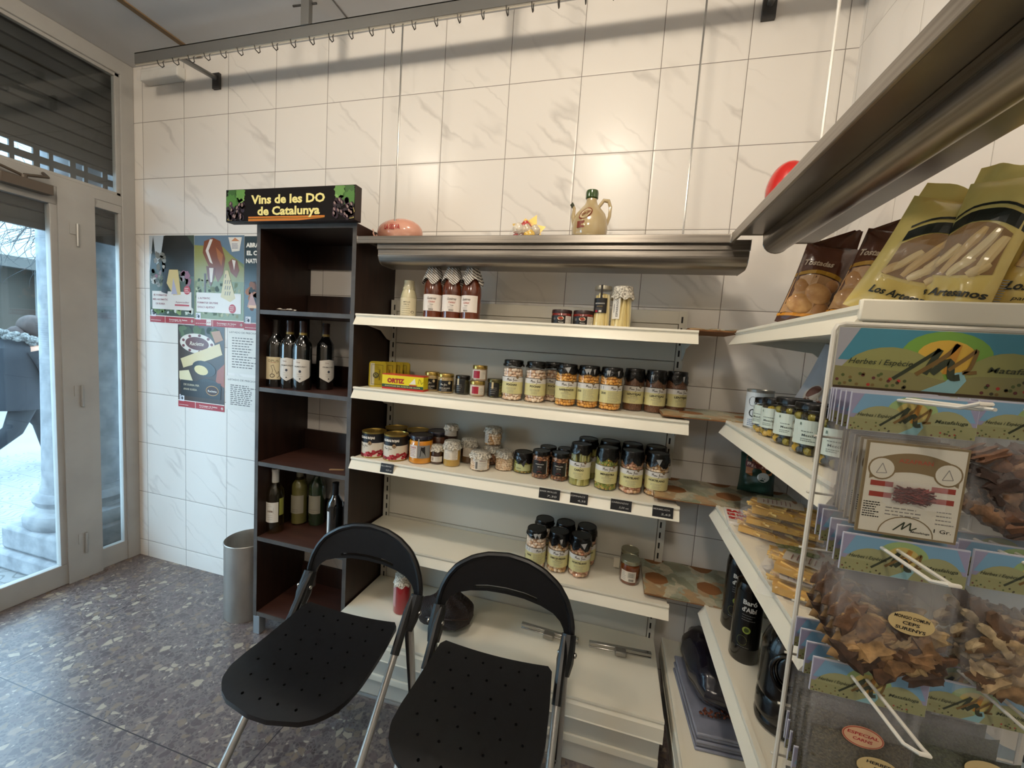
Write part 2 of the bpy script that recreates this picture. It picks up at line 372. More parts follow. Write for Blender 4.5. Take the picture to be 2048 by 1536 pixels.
# window 3: the shop window beyond the door (out of the picture), lets the daylight in
b = MB(); b.box(XL-.02, XL+.012, -2.29, -1.33, 0, .12, f); b.box(XL-.02, XL+.012, -2.29, -1.33, 1.99, 2.03, f); w3 = struct(b.build('window_3', bevel=.002))
b = MB(); b.box(XL-.006, XL, -2.29, -1.33, .12, 1.99, M['pane']); b.build('pane', w3, smooth=0)

# ================================================================ STREET
def panot():
    s = NT('hydraulic_paving'); vec, q = s.xyz(); T = .2
    x = s.math('DIVIDE', q[0], T); y = s.math('DIVIDE', q[1], T)
    fx = s.math('SUBTRACT', s.math('FRACT', x), .5); fy = s.math('SUBTRACT', s.math('FRACT', y), .5)
    ck = s.math('MODULO', s.math('ABSOLUTE', s.math('ADD', s.math('FLOOR', x), s.math('FLOOR', y))), 2)
    a = s.math('ADD', s.math('MULTIPLY', fx, 1), s.math('MULTIPLY', s.math('SINE', s.math('MULTIPLY', fy, 9)), .12))
    bb = s.math('ADD', s.math('MULTIPLY', fy, 1), s.math('MULTIPLY', s.math('SINE', s.math('MULTIPLY', fx, 9)), .12))
    mx = s.node('ShaderNodeMix', data_type='FLOAT'); s.link(ck, mx.inputs[0]); s.link(a, mx.inputs[2]); s.link(bb, mx.inputs[3])
    g = s.math('LESS_THAN', s.math('ABSOLUTE', s.math('SUBTRACT', s.math('FRACT', s.math('MULTIPLY', mx.outputs[0], 3.5)), .5)), .09)
    e = s.math('GREATER_THAN', s.math('MAXIMUM', s.math('ABSOLUTE', fx), s.math('ABSOLUTE', fy)), .485)
    gg = s.math('MAXIMUM', g, e); near = s.math('LESS_THAN', s.math('MULTIPLY', q[0], -1), 3.3); gg = s.math('MULTIPLY', gg, near)
    s.link(s.mix(s.math('MULTIPLY', gg, .55), s.mix(s.noise(vec, 3, 3), '#7C7D7D', '#8C8C8B'), '#424344'), s.b.inputs['Base Color']); s.b.inputs['Roughness'].default_value = .75; return s.m
b = MB(); b.box(-14, XL-.1, -7, 9, -.2, -.04, panot()); struct(b.build('pavement', smooth=0))
b = MB(); b.box(XL-.1, XL, -2.35, 0, -.2, 0, M['stone']); struct(b.build('door_sill', smooth=0))
b = MB(); b.box(-.34, XL-.035, .16, .9, -.04, 3.3, M['stone']); b.box(XL-.3, XL-.105, -5.4, -2.4, -.04, 3.3, M['stone']); b.box(-.34, XL-.105, -5.4, .9, 2.85, 3.6, M['stone']); struct(b.build('wall_facade'))
# roller shutter
sh = thing('roller_shutter', 'dark grey roller shutter half lowered outside the glass, with a band of slots', 'shutter', (-.135, -1.2, 0))
def shut(b):
    m = M['shutter']; z = 1.84; n = 0; y0, y1 = -1.1, 1.30
    while z < 2.84:
        hh = .062; slot = n in (4, 5)
        def pr(a0, a1): b.prism([(-.006, z), (.004, z+.006), (.008, z+hh/2), (.004, z+hh-.004), (-.006, z+hh+.0005)], a0, a1, m, axis=1)
        if not slot: pr(y0, y1)
        else:
            zc = z+hh/2; b.box(-.006, .006, y0, y1, z, zc-.015, m); b.box(-.006, .006, y0, y1, zc+.015, z+hh, m)
            y = y0; k = 0
            while y < y1:
                w, g = ((.032, .022) if k % 2 else (.062, .016)); ye = min(y+g, y1); b.box(-.006, .006, y, ye, zc-.015, zc+.015, m); y = ye+w; k += 1
        z += hh; n += 1
b = MB(); shut(b); b.build('slat_curtain', sh)
b = MB(); b.box(-.012, .012, -1.1, 1.3, 1.82, 1.845, M['shutter']); b.build('bottom_bar', sh)
# stone column on its plinth
co = thing('stone_column', 'weathered grey stone column with a moulded base on a square plinth outside the door', 'column', (-.42, -.06, -.04))
b = MB(); b.box(-.27, .27, -.27, .27, 0, .11, M['stone']); b.box(-.25, .25, -.25, .25, .11, .25, M['stone']); b.build('plinth', co, bevel=.02)
b = MB(); b.lathe([(.24, .25), (.25, .27), (.252, .30), (.24, .33), (.205, .345), (.2, .365), (.212, .385), (.215, .40), (.205, .42), (.185, .44), (.18, .47)], M['stone'], 40); b.build('moulded_base', co)
b = MB(); b.lathe([(.175, .47), (.168, .9), (.165, 1.2), (.166, 1.205), (.165, 1.21), (.162, 2.9)], M['stone'], 40); b.build('shaft', co)
# building across the street
bl = thing('building', 'pale building across the street with dark doorways and a ledge', 'building', (-8.2, 0, -.04))
wl = noisy('pale_facade', '#9BA09E', '#A6ABA9', 2, .8)
b = MB(); b.box(-.6, 0, -6, 9, 2.35, 5.2, wl); b.box(-.6, 0, -6, .8, 0, 2.35, wl); b.box(-.6, 0, 1.55, 2.6, 0, 2.35, wl); b.box(-.6, 0, 3.6, 9, 0, 2.35, wl); b.build('wall', bl)
b = MB(); b.box(-.1, .14, -6, 9, 2.3, 2.5, P('#4A4844', .8)); b.build('ledge', bl)
b = MB(); b.box(-.5, -.4, 2.5, 3.7, 0, 2.35, P('#423A30', .7)); b.build('door', bl)
b = MB(); b.box(-.5, -.4, .7, 1.7, 0, 2.35, P('#20262C', .5)); b.build('door', bl, smooth=0)
b = MB(); b.box(-.38, .08, .6, 1.5, 1.75, 2.2, P('#737B80', .5)); b.build('awning', bl)
b = MB(); b.box(.0, .05, 1.75, 2.15, 1.85, 2.0, P('#7C7C7C', .5)); b.build('nameplate', bl)
for y in (.5, 1.5, 2.5, 3.5):
    b = MB(); b.box(-.05, .01, y, y+.5, 3.5, 5.0, P('#6F8796', .3)); b.build('window', bl)
# bare tree
tr = thing('street_tree', 'bare thin branched street tree in front of the pale building', 'tree', (-4.6, 3.4, -.04))
b = MB(); rnd = random.Random(5); bark = P('#2C2D2E', .8)
def branch(p, d, r, L, dep):
    pts = [p]; q = Vector(p)
    for i in range(5):
        d = (d+Vector((rnd.uniform(-.25, .25), rnd.uniform(-.25, .25), rnd.uniform(-.22, .12)))).normalized(); q = q+d*L/5; pts.append(tuple(q))
        if dep and i > 0:
            for _ in range(2 if dep > 1 else 1): branch(tuple(q), (d+Vector((rnd.uniform(-.9, .9), rnd.uniform(-.9, .9), rnd.uniform(-.7, .6)))).normalized(), r*.5, L*.62, dep-1)
    b.tube(pts, [r*(1-.12*i) for i in range(6)], bark, 5)
b.tube([(0, 0, 0), (.02, 0, 1.5), (0, .03, 2.9)], [.09, .08, .07], bark, 8)
tt = b.build('trunk', tr); b = MB()
for a in range(8): branch((0, .03, 2.3+.1*a), Vector((math.cos(a*.9), math.sin(a*.9), .35)), .026, 1.5, 3)
b.build('branches', tr)

# passer-by walking to the right, seen from the back and side
def skin_obj(name, verts, edges, mat, parent, root=0, sub=2):
    me = bpy.data.meshes.new(name); me.from_pydata([v[:3] for v in verts], edges, []); o = bpy.data.objects.new(name, me); COL.objects.link(o)
    o.modifiers.new('skin', 'SKIN')
    for i, v in enumerate(verts):
        s = me.skin_vertices[0].data[i]; s.radius = (v[3], v[4] if len(v) > 4 else v[3]); s.use_root = (i == root)
    ss = o.modifiers.new('sub', 'SUBSURF'); ss.levels = sub; ss.render_levels = sub
    dg = bpy.context.evaluated_depsgraph_get(); dg.update(); me2 = bpy.data.meshes.new_from_object(o.evaluated_get(dg))
    bpy.data.objects.remove(o); me2.materials.clear(); me2.materials.append(mat)
    me2.polygons.foreach_set('use_smooth', [True]*len(me2.polygons)); return link(name, me2, parent)
pr = thing('person', 'person in a dark padded parka with fur trimmed hood walking past on the pavement', 'person', (-2.62, .70, -.04), PI); pr.scale = (.9, .9, .9)
SK = P('#B98A72', .6)
# local: walks towards -y... +y is behind the walker; lateral axis x
V = [(0, 0, .86, .13, .12), (0, -.01, 1.05, .14, .11), (0, -.03, 1.24, .15, .11), (0, -.05, 1.36, .05, .05), (0, -.08, 1.44, .075, .085), (0, -.085, 1.52, .07, .08),
     (.08, 0, .78, .085, .085), (.09, -.16, .46, .058), (.09, -.22, .12, .042), (.09, -.25, .045, .04), (.09, -.38, .03, .03),
     (-.08, .02, .78, .085, .085), (-.09, .14, .45, .058), (-.09, .42, .20, .042), (-.09, .50, .15, .04), (-.09, .50, .03, .03),
     (.19, -.02, 1.26, .06), (.235, .03, 1.0, .046), (.24, -.08, .76, .035), (.24, -.13, .67, .032, .018),
     (-.19, -.02, 1.26, .06), (-.235, -.1, 1.0, .046), (-.24, -.22, .80, .035), (-.24, -.28, .72, .032, .018)]
E_ = [(0, 1), (1, 2), (2, 3), (3, 4), (4, 5), (0, 6), (6, 7), (7, 8), (8, 9), (9, 10), (0, 11), (11, 12), (12, 13), (13, 14), (14, 15), (2, 16), (16, 17), (17, 18), (18, 19), (2, 20), (20, 21), (21, 22), (22, 23)]
skin_obj('body', V, E_, SK, pr)
NAVY = P('#12151C', .75); TRS = P('#15171C', .8)
for sgn, pts in ((1, V[6:10]), (-1, V[11:15])):
    bb = MB(); bb.tube([p[:3] for p in pts], [p[3]+.016 for p in pts], TRS, 12); bb.build('trouser_leg', pr)
for a, s_ in ((9, 10), (14, 15)):
    bb = MB(); bb.ball(((V[a][0]+V[s_][0])/2, (V[a][1]+V[s_][1])/2, (V[a][2]+V[s_][2])/2), (.048, .13 if a == 9 else .06, .045 if a == 9 else .12), P('#1A1A1C', .5)); bb.build('shoe', pr)
bb = MB()
bb.lathe([(.27, .66), (.275, .69), (.25, .82), (.225, .98), (.235, 1.15), (.22, 1.27), (.14, 1.36), (.09, 1.40)], NAVY, 28, rf=lambda r, z, t: (r*(1.02-.2*abs(math.cos(t))**1.5)+.004*math.sin(z*60), z))
bb.build('coat', pr)
for i in (16, 20):
    bb = MB(); q = V[i:i+3]; pts = [q[0][:3], q[1][:3], q[2][:3]]; bb.tube(pts, [.085, .07, .055], NAVY, 12); bb.build('sleeve', pr)
bb = MB(); fur = noisy('grey_fur', '#3A3938', '#85847F', 60, .9, .9, 2, bd=.01); rf = random.Random(2)
for k in range(150):
    t = 2*PI*k/150; c = (.17*math.cos(t), .03+.15*math.sin(t), 1.36+.05*math.sin(t)); bb.ball((c[0]+rf.uniform(-.02, .02), c[1]+rf.uniform(-.02, .02), c[2]+rf.uniform(-.025, .025)), rf.uniform(.02, .034), fur, 6, 4)
bb.build('fur_trim', pr)
bb = MB(); bb.ball((0, -.07, 1.49), (.1, .115, .12), noisy('brown_hair', '#1F1410', '#40302A', 30, .7, .6, 3, (1, 1, .2)), 18, 14); bb.ball((0, .05, 1.40), (.07, .07, .09), P('#33241F', .7)); bb.build('hair', pr)

# ================================================================ BACK WALL FIXTURES
hr = thing('hanging_rail', 'long grey metal rail with a row of small hooks hung under the ceiling', 'rail', (0, -.2, 2.64))
b = MB(); b.box(.27, 3.30, -.004, .004, 0, .048, M['rail']); b.box(.27, 3.30, -.004, .03, .044, .048, M['rail']); b.box(.27, 3.3, .026, .03, .02, .048, M['rail']); b.box(.27, 3.3, -.002, .004, -.006, 0, P('#D8D2C4', .2, .8)); b.build('rail_profile', hr)
def hook(b):
    b.tube([(0, .004, .004), (0, .012, -.02), (0, .004, -.030), (0, -.012, -.027), (0, -.018, -.012)], .0022, P('#3F3D3B', .4, .8), 6)
x = .437; i = 0
while x < 3.25:
    o = part('hook', 'hook', hr, hook); o.location = (x, 0, 0); x += .0945
for x in (.532, 3.047):
    b = MB(); b.tube([(x, .01, .01), (x, .19, .03)], .012, M['rail'], 8); a = b.build('bracket_arm', hr)
    b = MB(); b.box(x-.022, x+.022, .186, .199, -.02, .055, P('#4A4846', .5, .4)); b.build('wall_plate', a)
for x in (1.256, 2.16):
    b = MB(); b.box(x-.02, x+.02, -.01, .01, .045, .148, M['rail']); b.tube([(x-.07, 0, .132), (x+.04, .01, .136)], .004, P('#151515', .5), 6); b.build('ceiling_hanger', hr)
el = thing('emergency_light', 'small white emergency light box with clear cover high in the left corner', 'light', (.185, 0, 2.68))
b = MB(); b.box(-.13, .13, -.045, 0, 0, .065, P('#D8D6D0', .4)); b.build('housing', el, bevel=.006)
b = MB(); b.box(-.135, .135, -.06, -.044, -.004, .05, M['crinkle']); b.build('cover', el, bevel=.006)
# stainless shelf on the back wall
st = thing('steel_shelf', 'stainless steel wall shelf with a pipe-like rail under it, on the back wall', 'shelf', (0, 0, 1.763))
def steelprof(b, m, d=-.25): b.prism([(0, .03), (d, .03), (d, -.006), (d+.012, -.006), (d+.012, .022), (-.002, .022)], 0, 1, m, axis=0)
b = MB(); b.prism([(-.075, .034), (-.30, .034), (-.30, .006), (-.292, .006), (-.292, .028), (-.083, .028), (-.083, .006), (-.075, .006)], 1.608, 2.943, M['steel'], axis=0); b.build('shelf_plate', st, bevel=.002)
def duct(a0, a1, sgn, axis, base):
    pf = [(base, 0)]; n = 8
    pr_ = [(-.285, .02), (-.285, -.012), (-.278, -.012), (-.278, -.03)]+[(-.278+.036-.036*math.cos(t), -.03-.036*math.sin(t)) for t in [PI/2*k/n for k in range(n+1)]]+[(-.16, -.066), (-.15, -.05), (-.15, .02)]
    return pr_
b = MB(); b.prism(duct(0, 0, 0, 0, 0), 1.69, 3.005, M['steel'], axis=0); b.build('under_rail', st, bevel=.0015)
for x in (1.71, 2.815):
    b = MB(); b.tube([(x, -.198, .035), (x, -.198, .872)], .0035, M['chrome'], 6); b.build('support_rod', st)
st2 = thing('steel_shelf', 'stainless steel wall shelf with a pipe-like rail under it, on the right wall', 'shelf', (XR, 0, 1.763))
b = MB(); b.prism([(-.17, .036), (-.396, .036), (-.396, .006), (-.388, .006), (-.388, .029), (-.225, .029), (-.225, .004), (-.17, .004)], -2.2, -.302, M['steel'], axis=1); b.build('shelf_plate', st2, bevel=.002)
b = MB(); b.prism([(-.311, .029), (-.311, .008)]+[(-.311+.036-.036*math.cos(t), .008-.036*math.sin(t)) for t in [PI*k/10 for k in range(11)]]+[(-.239, .029)], -2.2, -.31, M['steel'], axis=1); b.build('under_rail', st2, bevel=.0015)
for y in (-.33, -2.1):
    b = MB(); b.tube([(-.20, y, .037), (-.20, y, 1.02)], .0045, P('#D9D6CE', .3), 6); b.build('support_rod', st2)

# ================================================================ DARK BOOKCASE
cb = thing('bookcase', 'tall dark brown open bookcase holding wine bottles, on short grey metal feet', 'bookcase', (1.11, 0, 0))
CW, CD = .49, .29
for x in (0, CW-.018):
    b = MB(); b.box(x, x+.018, -CD, 0, .088, 1.85, M['wood']); s_ = b.build('side_panel', cb, smooth=0)
    b = MB(); b.box(x-.0003, x+.0183, -CD-.0012, -CD, .088, 1.85, M['edge']); b.build('edge_band', s_, smooth=0)
TOPS = [.108, .47, .82, 1.155, 1.492]
for z in TOPS+[1.85]:
    b = MB(); b.box(.018, CW-.018, -CD+.004, -.0, z-.018, z, M['woodtop'] if z < 1.8 else M['wood']); s_ = b.build('shelf' if z < 1.8 else 'top_panel', cb, smooth=0)
    b = MB(); b.box(.018, CW-.018, -CD, -CD+.004, z-.018, z, M['edge']); b.build('edge_band', s_, smooth=0)
for z, z1 in zip(TOPS, TOPS[1:]+[1.832]):
    b = MB(); b.box(.018, CW-.018, -.016, -.004, z, z+(.10 if z < 1.4 else .10), M['wood']); b.build('back_strip', cb, smooth=0)
b = MB(); b.box(.018, CW-.018, -.016, -.004, 1.72, 1.832, M['wood']); b.build('back_strip', cb, smooth=0)
for x in (-.0, CW-.05):
    for y in (-CD+.0, -.06):
        b = MB(); b.box(x, x+.035, y, y+.035, 0, .088, P('#8D9499', .4, .4)); b.build('foot', cb, bevel=.002)
# sign
sg = thing('shop_sign', 'dark box sign reading Vins de les DO de Catalunya between painted grapes and leaves', 'sign', (1.305, -.3, 1.915))
b = MB(); b.box(-.32, .312, -.028, .01, -.066, .066, P('#2A1C16', .5)); b.build('sign_box', sg, bevel=.002)
F = Flat(); GD = P('#EBDD8E', .5); F.rect(-.318, .310, -.064, .064, P('#120B09', .75, spec=.2), 0)
F.text('Vins de les DO', -.005, .022, .047, GD, 3, w=.36, bold=.035); F.text('de Catalunya', -.0, -.024, .046, GD, 3, w=.305, bold=.035)
OR = P('#C8741A', .5); F.rect(-.2, .175, -.052, -.046, OR, 1); F.poly([(-.2, -.064), (-.2, -.058), (.175, -.055), (.05, -.064)], OR, 1); F.poly([(-.2, -.057), (.175, -.0535), (.175, -.0525), (-.2, -.0555)], P('#F0B043', .5), 2)
rs = random.Random(4)
for sx in (-1, 1):
    cx = .27*sx
    for k, (dx, dy, r) in enumerate(((.0, .035, .035), (-.028*sx, .05, .022), (.02*sx, .015, .026), (-.03*sx, .028, .017), (.015*sx, .05, .02))):
        col = ['#3A6624', '#5E8C40', '#47782E', '#7BA356', '#365E24'][k]; n = 18
        pts = [(cx+dx+r*(1+.28*(j % 2))*math.cos(2*PI*j/n), cy_ if False else .0+dy+r*(1+.28*(j % 2))*math.sin(2*PI*j/n)) for j in range(n)]
        pts = [(max(-.317, min(.309, p[0])), min(.063, p[1])) for p in pts]; F.poly(pts, P(col, .5), 2+k % 3)
    for k in range(26):
        a, c = rs.uniform(-.05, .04), rs.uniform(-.055, .01); px, py = cx-a*sx*1.0-.01*sx, c
        px = max(-.305, min(.298, px)); F.ell(px, py, .010, .012, P(['#2A1620', '#3A2130', '#1B1016'][k % 3], .4), 5, 12)
        if k % 2: F.ell(px-.002, py+.003, .004, .007, P(['#B59D93', '#8F7772'][k % 2], .4), 6, 8, rot=.5*sx)
    F.stroke([(cx+.035*sx, -.02), (cx+.04*sx, -.035), (cx+.03*sx, -.045), (cx+.038*sx, -.058), (cx+.015*sx, -.06)], .002, P('#C9B46A', .5), 4)
b = MB(); F.emit(b, on_front(-.0282)); b.build('sign_face', sg, smooth=0)
# small things in the bookcase
b = MB(); b.box(-.01, .01, -.004, .004, 0, .1, P('#D98A50', .6), Matrix.Rotation(.12, 4, 'Y')); tag(b.build('wooden_strip'), 'short orange wooden strip leaning in the top compartment of the bookcase', 'strip').location = (1.562, -.25, 1.496)
b = MB(); rr = random.Random(1)
b.grid(lambda u, v: ((u-.5)*.08, (v-.5)*.03, .006*math.sin(u*9)*math.sin(v*7)+.008), 10, 6, P('#C9C2B8', .6)); o = tag(b.build('crumpled_receipt'), 'small crumpled white receipt lying on the top shelf of the bookcase', 'paper'); o.location = (1.20, -.22, 1.494)
b = MB(); b.box(-.03, .03, -.006, .006, 0, .003, P('#9A7A58', .6)); o = tag(b.build('wooden_stick'), 'thin brown stick lying on the middle shelf of the bookcase', 'stick'); o.location = (1.50, -.24, .821); o.rotation_euler = (0, 0, .4)
b = MB(); b.lathe([(.012, 0), (.016, .01), (.016, .03), (.008, .04)], M['blk'], 14); b.tube([(0, 0, .04), (0, -.02, .05), (0, -.05, .03)], .004, M['blk'], 6); o = tag(b.build('black_plug', None), 'black plug in the back wall beside the dark bookcase', 'plug'); o.location = (1.06, 0, .655); o.rotation_euler = (R(90), 0, 0)
# waste bin
wb = thing('waste_bin', 'round galvanised metal waste bin standing by the dark bookcase', 'bin', (.955, -.178, 0))
b = MB(); b.lathe([(.098, 0), (.1, .004), (.101, .36), (.103, .372), (.1035, .378), (.101, .380), (.0995, .372), (.0975, .36), (.0965, .012), (.0, .012)], M['galv'], 48, cap=False); b.lathe([(.098, .0), (.02, .001)], M['galv'], 48); b.build('bin_body', wb)

# ================================================================ SHELVING UNITS
WM, WP = M['white_metal'], M['white_panel']
def fascia(b, x0, x1, y, z, hgt=.042, out=.012):
    """folded shelf front with a hollow ticket rail, y = front edge, z = shelf top"""
    b.prism([(y+.012, z+.003), (y, z+.003), (y-.001, z-.004), (y+.003, z-.007), (y+.003, z-.012), (y-.003, z-.022), (y-out, z-hgt+.004), (y-out-.002, z-hgt), (y+.006, z-hgt), (y+.006, z-.003), (y+.012, z-.003)], x0, x1, WM, axis=0)
def upright(b, x, y, z1, sgn=1):
    b.box(x-.014, x+.014, y-.028, y, 0, z1, WP)
    z = .12
    while z < z1-.03:
        b.box(x+sgn*.0-.0032+sgn*.004, x+.0032+sgn*.004, y-.0287, y-.0275, z, z+.024, P('#161412', .7)); z += .043
def shelving(name, label, Lx, D, tops, ztop, origin, rot, basez, based, seams):
    t = thing(name, label, 'shelving', origin, rot)
    for x, s_ in ((.014, 1), (Lx-.014, -1)):
        b = MB(); upright(b, x, -.004, ztop, s_); b.build('upright', t, smooth=0)
    zs = [.0]+seams+[ztop-.05]
    for a, c in zip(zs, zs[1:]):
        b = MB(); b.box(.03, Lx-.03, -.026, -.018, a+.0015, c-.0015, WP); b.build('back_panel', t, bevel=.001)
    b = MB(); b.box(0, Lx, -.03, -.012, ztop-.05, ztop, WP); b.build('top_rail', t, bevel=.002)
    for z in tops:
        b = MB(); b.box(.004, Lx-.004, -D+.01, -.03, z-.02, z, WM); sf = b.build('shelf', t, bevel=.001)
        b = MB(); fascia(b, .0, Lx, -D, z); b.build('price_rail', sf, smooth=25)
        for x in (.006, Lx-.008):
            b = MB(); b.prism([(-.03, z-.004), (-D+.04, z-.02), (-D+.04, z-.035), (-.12, z-.055), (-.07, z-.09), (-.03, z-.10)], x, x+.002, WP, axis=0); b.build('bracket', sf, smooth=0)
    bx = -.24 if 'right wall' in label else 0
    b = MB(); b.box(bx, Lx, -based+.01, -.03, basez-.03, basez, WM); sf = b.build('base_shelf', t, bevel=.001)
    b = MB(); fascia(b, bx, Lx, -based, basez, .07, .004); b.build('price_rail', sf, smooth=25)
    b = MB(); b.box(bx+.004, Lx-.004, -based+.02, -based+.028, .0, basez-.05, WP); b.box(.004, Lx-.004, -based+.012, -based+.02, .075, .1, WM); b.build('kick_plate', t, bevel=.001)
    return t
S1, S2, S3, S4, SB = 1.494, 1.198, .905, .556, .25
shelving('shelving_unit', 'white metal shelving unit with jars against the tiled back wall', 1.275, .29, [S1, S2, S3, S4], 1.585, (1.607, -.003, 0), 0, SB, .42, [.57, 1.39])
# right wall unit: its length runs along y; local x -> world -y
ru = shelving('shelving_unit', 'white metal shelving unit along the right wall behind the wire rack', .685, .341, [1.50, 1.21, .925, .575], 1.53, (XR-.004, -.255, 0), R(-90), SB, .42, [.57, 1.39])
b = MB(); b.box(.678, .688, -.341, -.03, 1.478, 1.512, WM); b.build('end_plate', ru, bevel=.003)
# bridging boards wrapped in printed paper in the corner between the units
def paper_mat():
    s = NT('painted_paper'); vec, q = s.xyz(); v = s.node('ShaderNodeTexVoronoi', i_Scale=19.0); n = s.node('ShaderNodeTexNoise', i_Scale=16.0, i_Detail=3.0); s.link(vec, n.inputs['Vector'])
    mx = s.node('ShaderNodeMix', data_type='VECTOR'); mx.inputs[0].default_value = .12; s.link(vec, mx.inputs[4]); s.link(n.outputs[1], mx.inputs[5]); s.link(mx.outputs[1], v.inputs['Vector'])
    sp = s.node('ShaderNodeSeparateColor'); s.link(v.outputs['Color'], sp.inputs[0])
    c = s.ramp(sp.outputs[0], [(0, '#AEB5A0'), (.25, '#D8CFB2'), (.45, '#8C9A80'), (.62, '#C49A6A'), (.72, '#A9B6A6'), (.88, '#A8765A'), (.93, '#5C5A44')], 'CONSTANT')
    s.link(s.mix(s.noise(vec, 40, 3), c, '#8B8066'), s.b.inputs['Base Color']); s.b.inputs['Roughness'].default_value = .35; return s.m
PM = paper_mat(); names = ['topmost', 'second from the top', 'third from the top', 'lowest']
for i, z in enumerate((S1+.006, S2+.012, S3+.02, S4+.02)):
    x0, x1 = (2.855, 3.02) if i == 0 else (2.80, 3.29)
    o = thing('bridging_board', f'thin board wrapped in flowery painted paper bridging the two shelving units, {names[i]}', 'board', ((x0+x1)/2, -.145, z+.0005), 0, 'paper wrapped boards in the corner')
    w = (x1-x0)/2; b = MB(); b.grid(lambda u, v: (-w+2*w*u, -.13+.26*v, .004+.0012*math.sin(u*17+i)+.001*math.sin(v*11)), 24, 8, PM); b.grid(lambda u, v: (-w+2*w*u, -.13+.002*math.sin(u*21), .004-.0035*v+.0012*math.sin(u*17+i)*(1-v)), 24, 1, PM); b.box(-w, w, -.128, .128, -.004, .003, P('#8A5A30', .7)); b.build('board', o)

# ================================================================ FOLDING CHAIRS
def boolean_cut(me, cutter):
    a = bpy.data.objects.new('a', me); c = bpy.data.objects.new('c', cutter); COL.objects.link(a); COL.objects.link(c)
    m = a.modifiers.new('b', 'BOOLEAN'); m.operation = 'DIFFERENCE'; m.solver = 'EXACT'; m.object = c
    dg = bpy.context.evaluated_depsgraph_get(); dg.update(); r = bpy.data.meshes.new_from_object(a.evaluated_get(dg))
    bpy.data.objects.remove(a); bpy.data.objects.remove(c)
    r.polygons.foreach_set('use_smooth', [True]*len(r.polygons)); r.set_sharp_from_angle(angle=R(35)); return r
def interp(tab, x):
    for (a, p), (c, q) in zip(tab, tab[1:]):
        if x <= c: t = (x-a)/(c-a) if c > a else 0; return p+(q-p)*t
    return tab[-1][1]
def slab(fn, nu, nv, thick, m, skip=None):
    """closed thick sheet from fn(u,v)->(top point); bottom is offset by thick() vector"""
    b = MB(); N = (nu+1)*(nv+1)
    top = [Vector(fn(i/nu, j/nv)) for j in range(nv+1) for i in range(nu+1)]; bot = [p+Vector(thick) for p in top]
    id_ = lambda i, j: j*(nu+1)+i; fs = []; keep = set((i, j) for i in range(nu) for j in range(nv) if not (skip and skip(i, j)))
    for i, j in keep:
        q = (id_(i, j), id_(i+1, j), id_(i+1, j+1), id_(i, j+1)); fs.append(q); fs.append(tuple(N+k for k in reversed(q)))
        for (di, dj), (p, r) in {(0, -1): (0, 1), (1, 0): (1, 2), (0, 1): (2, 3), (-1, 0): (3, 0)}.items():
            if (i+di, j+dj) not in keep: fs.append((q[r], q[p], N+q[p], N+q[r]))
    b.add(top+bot, fs, m); return b
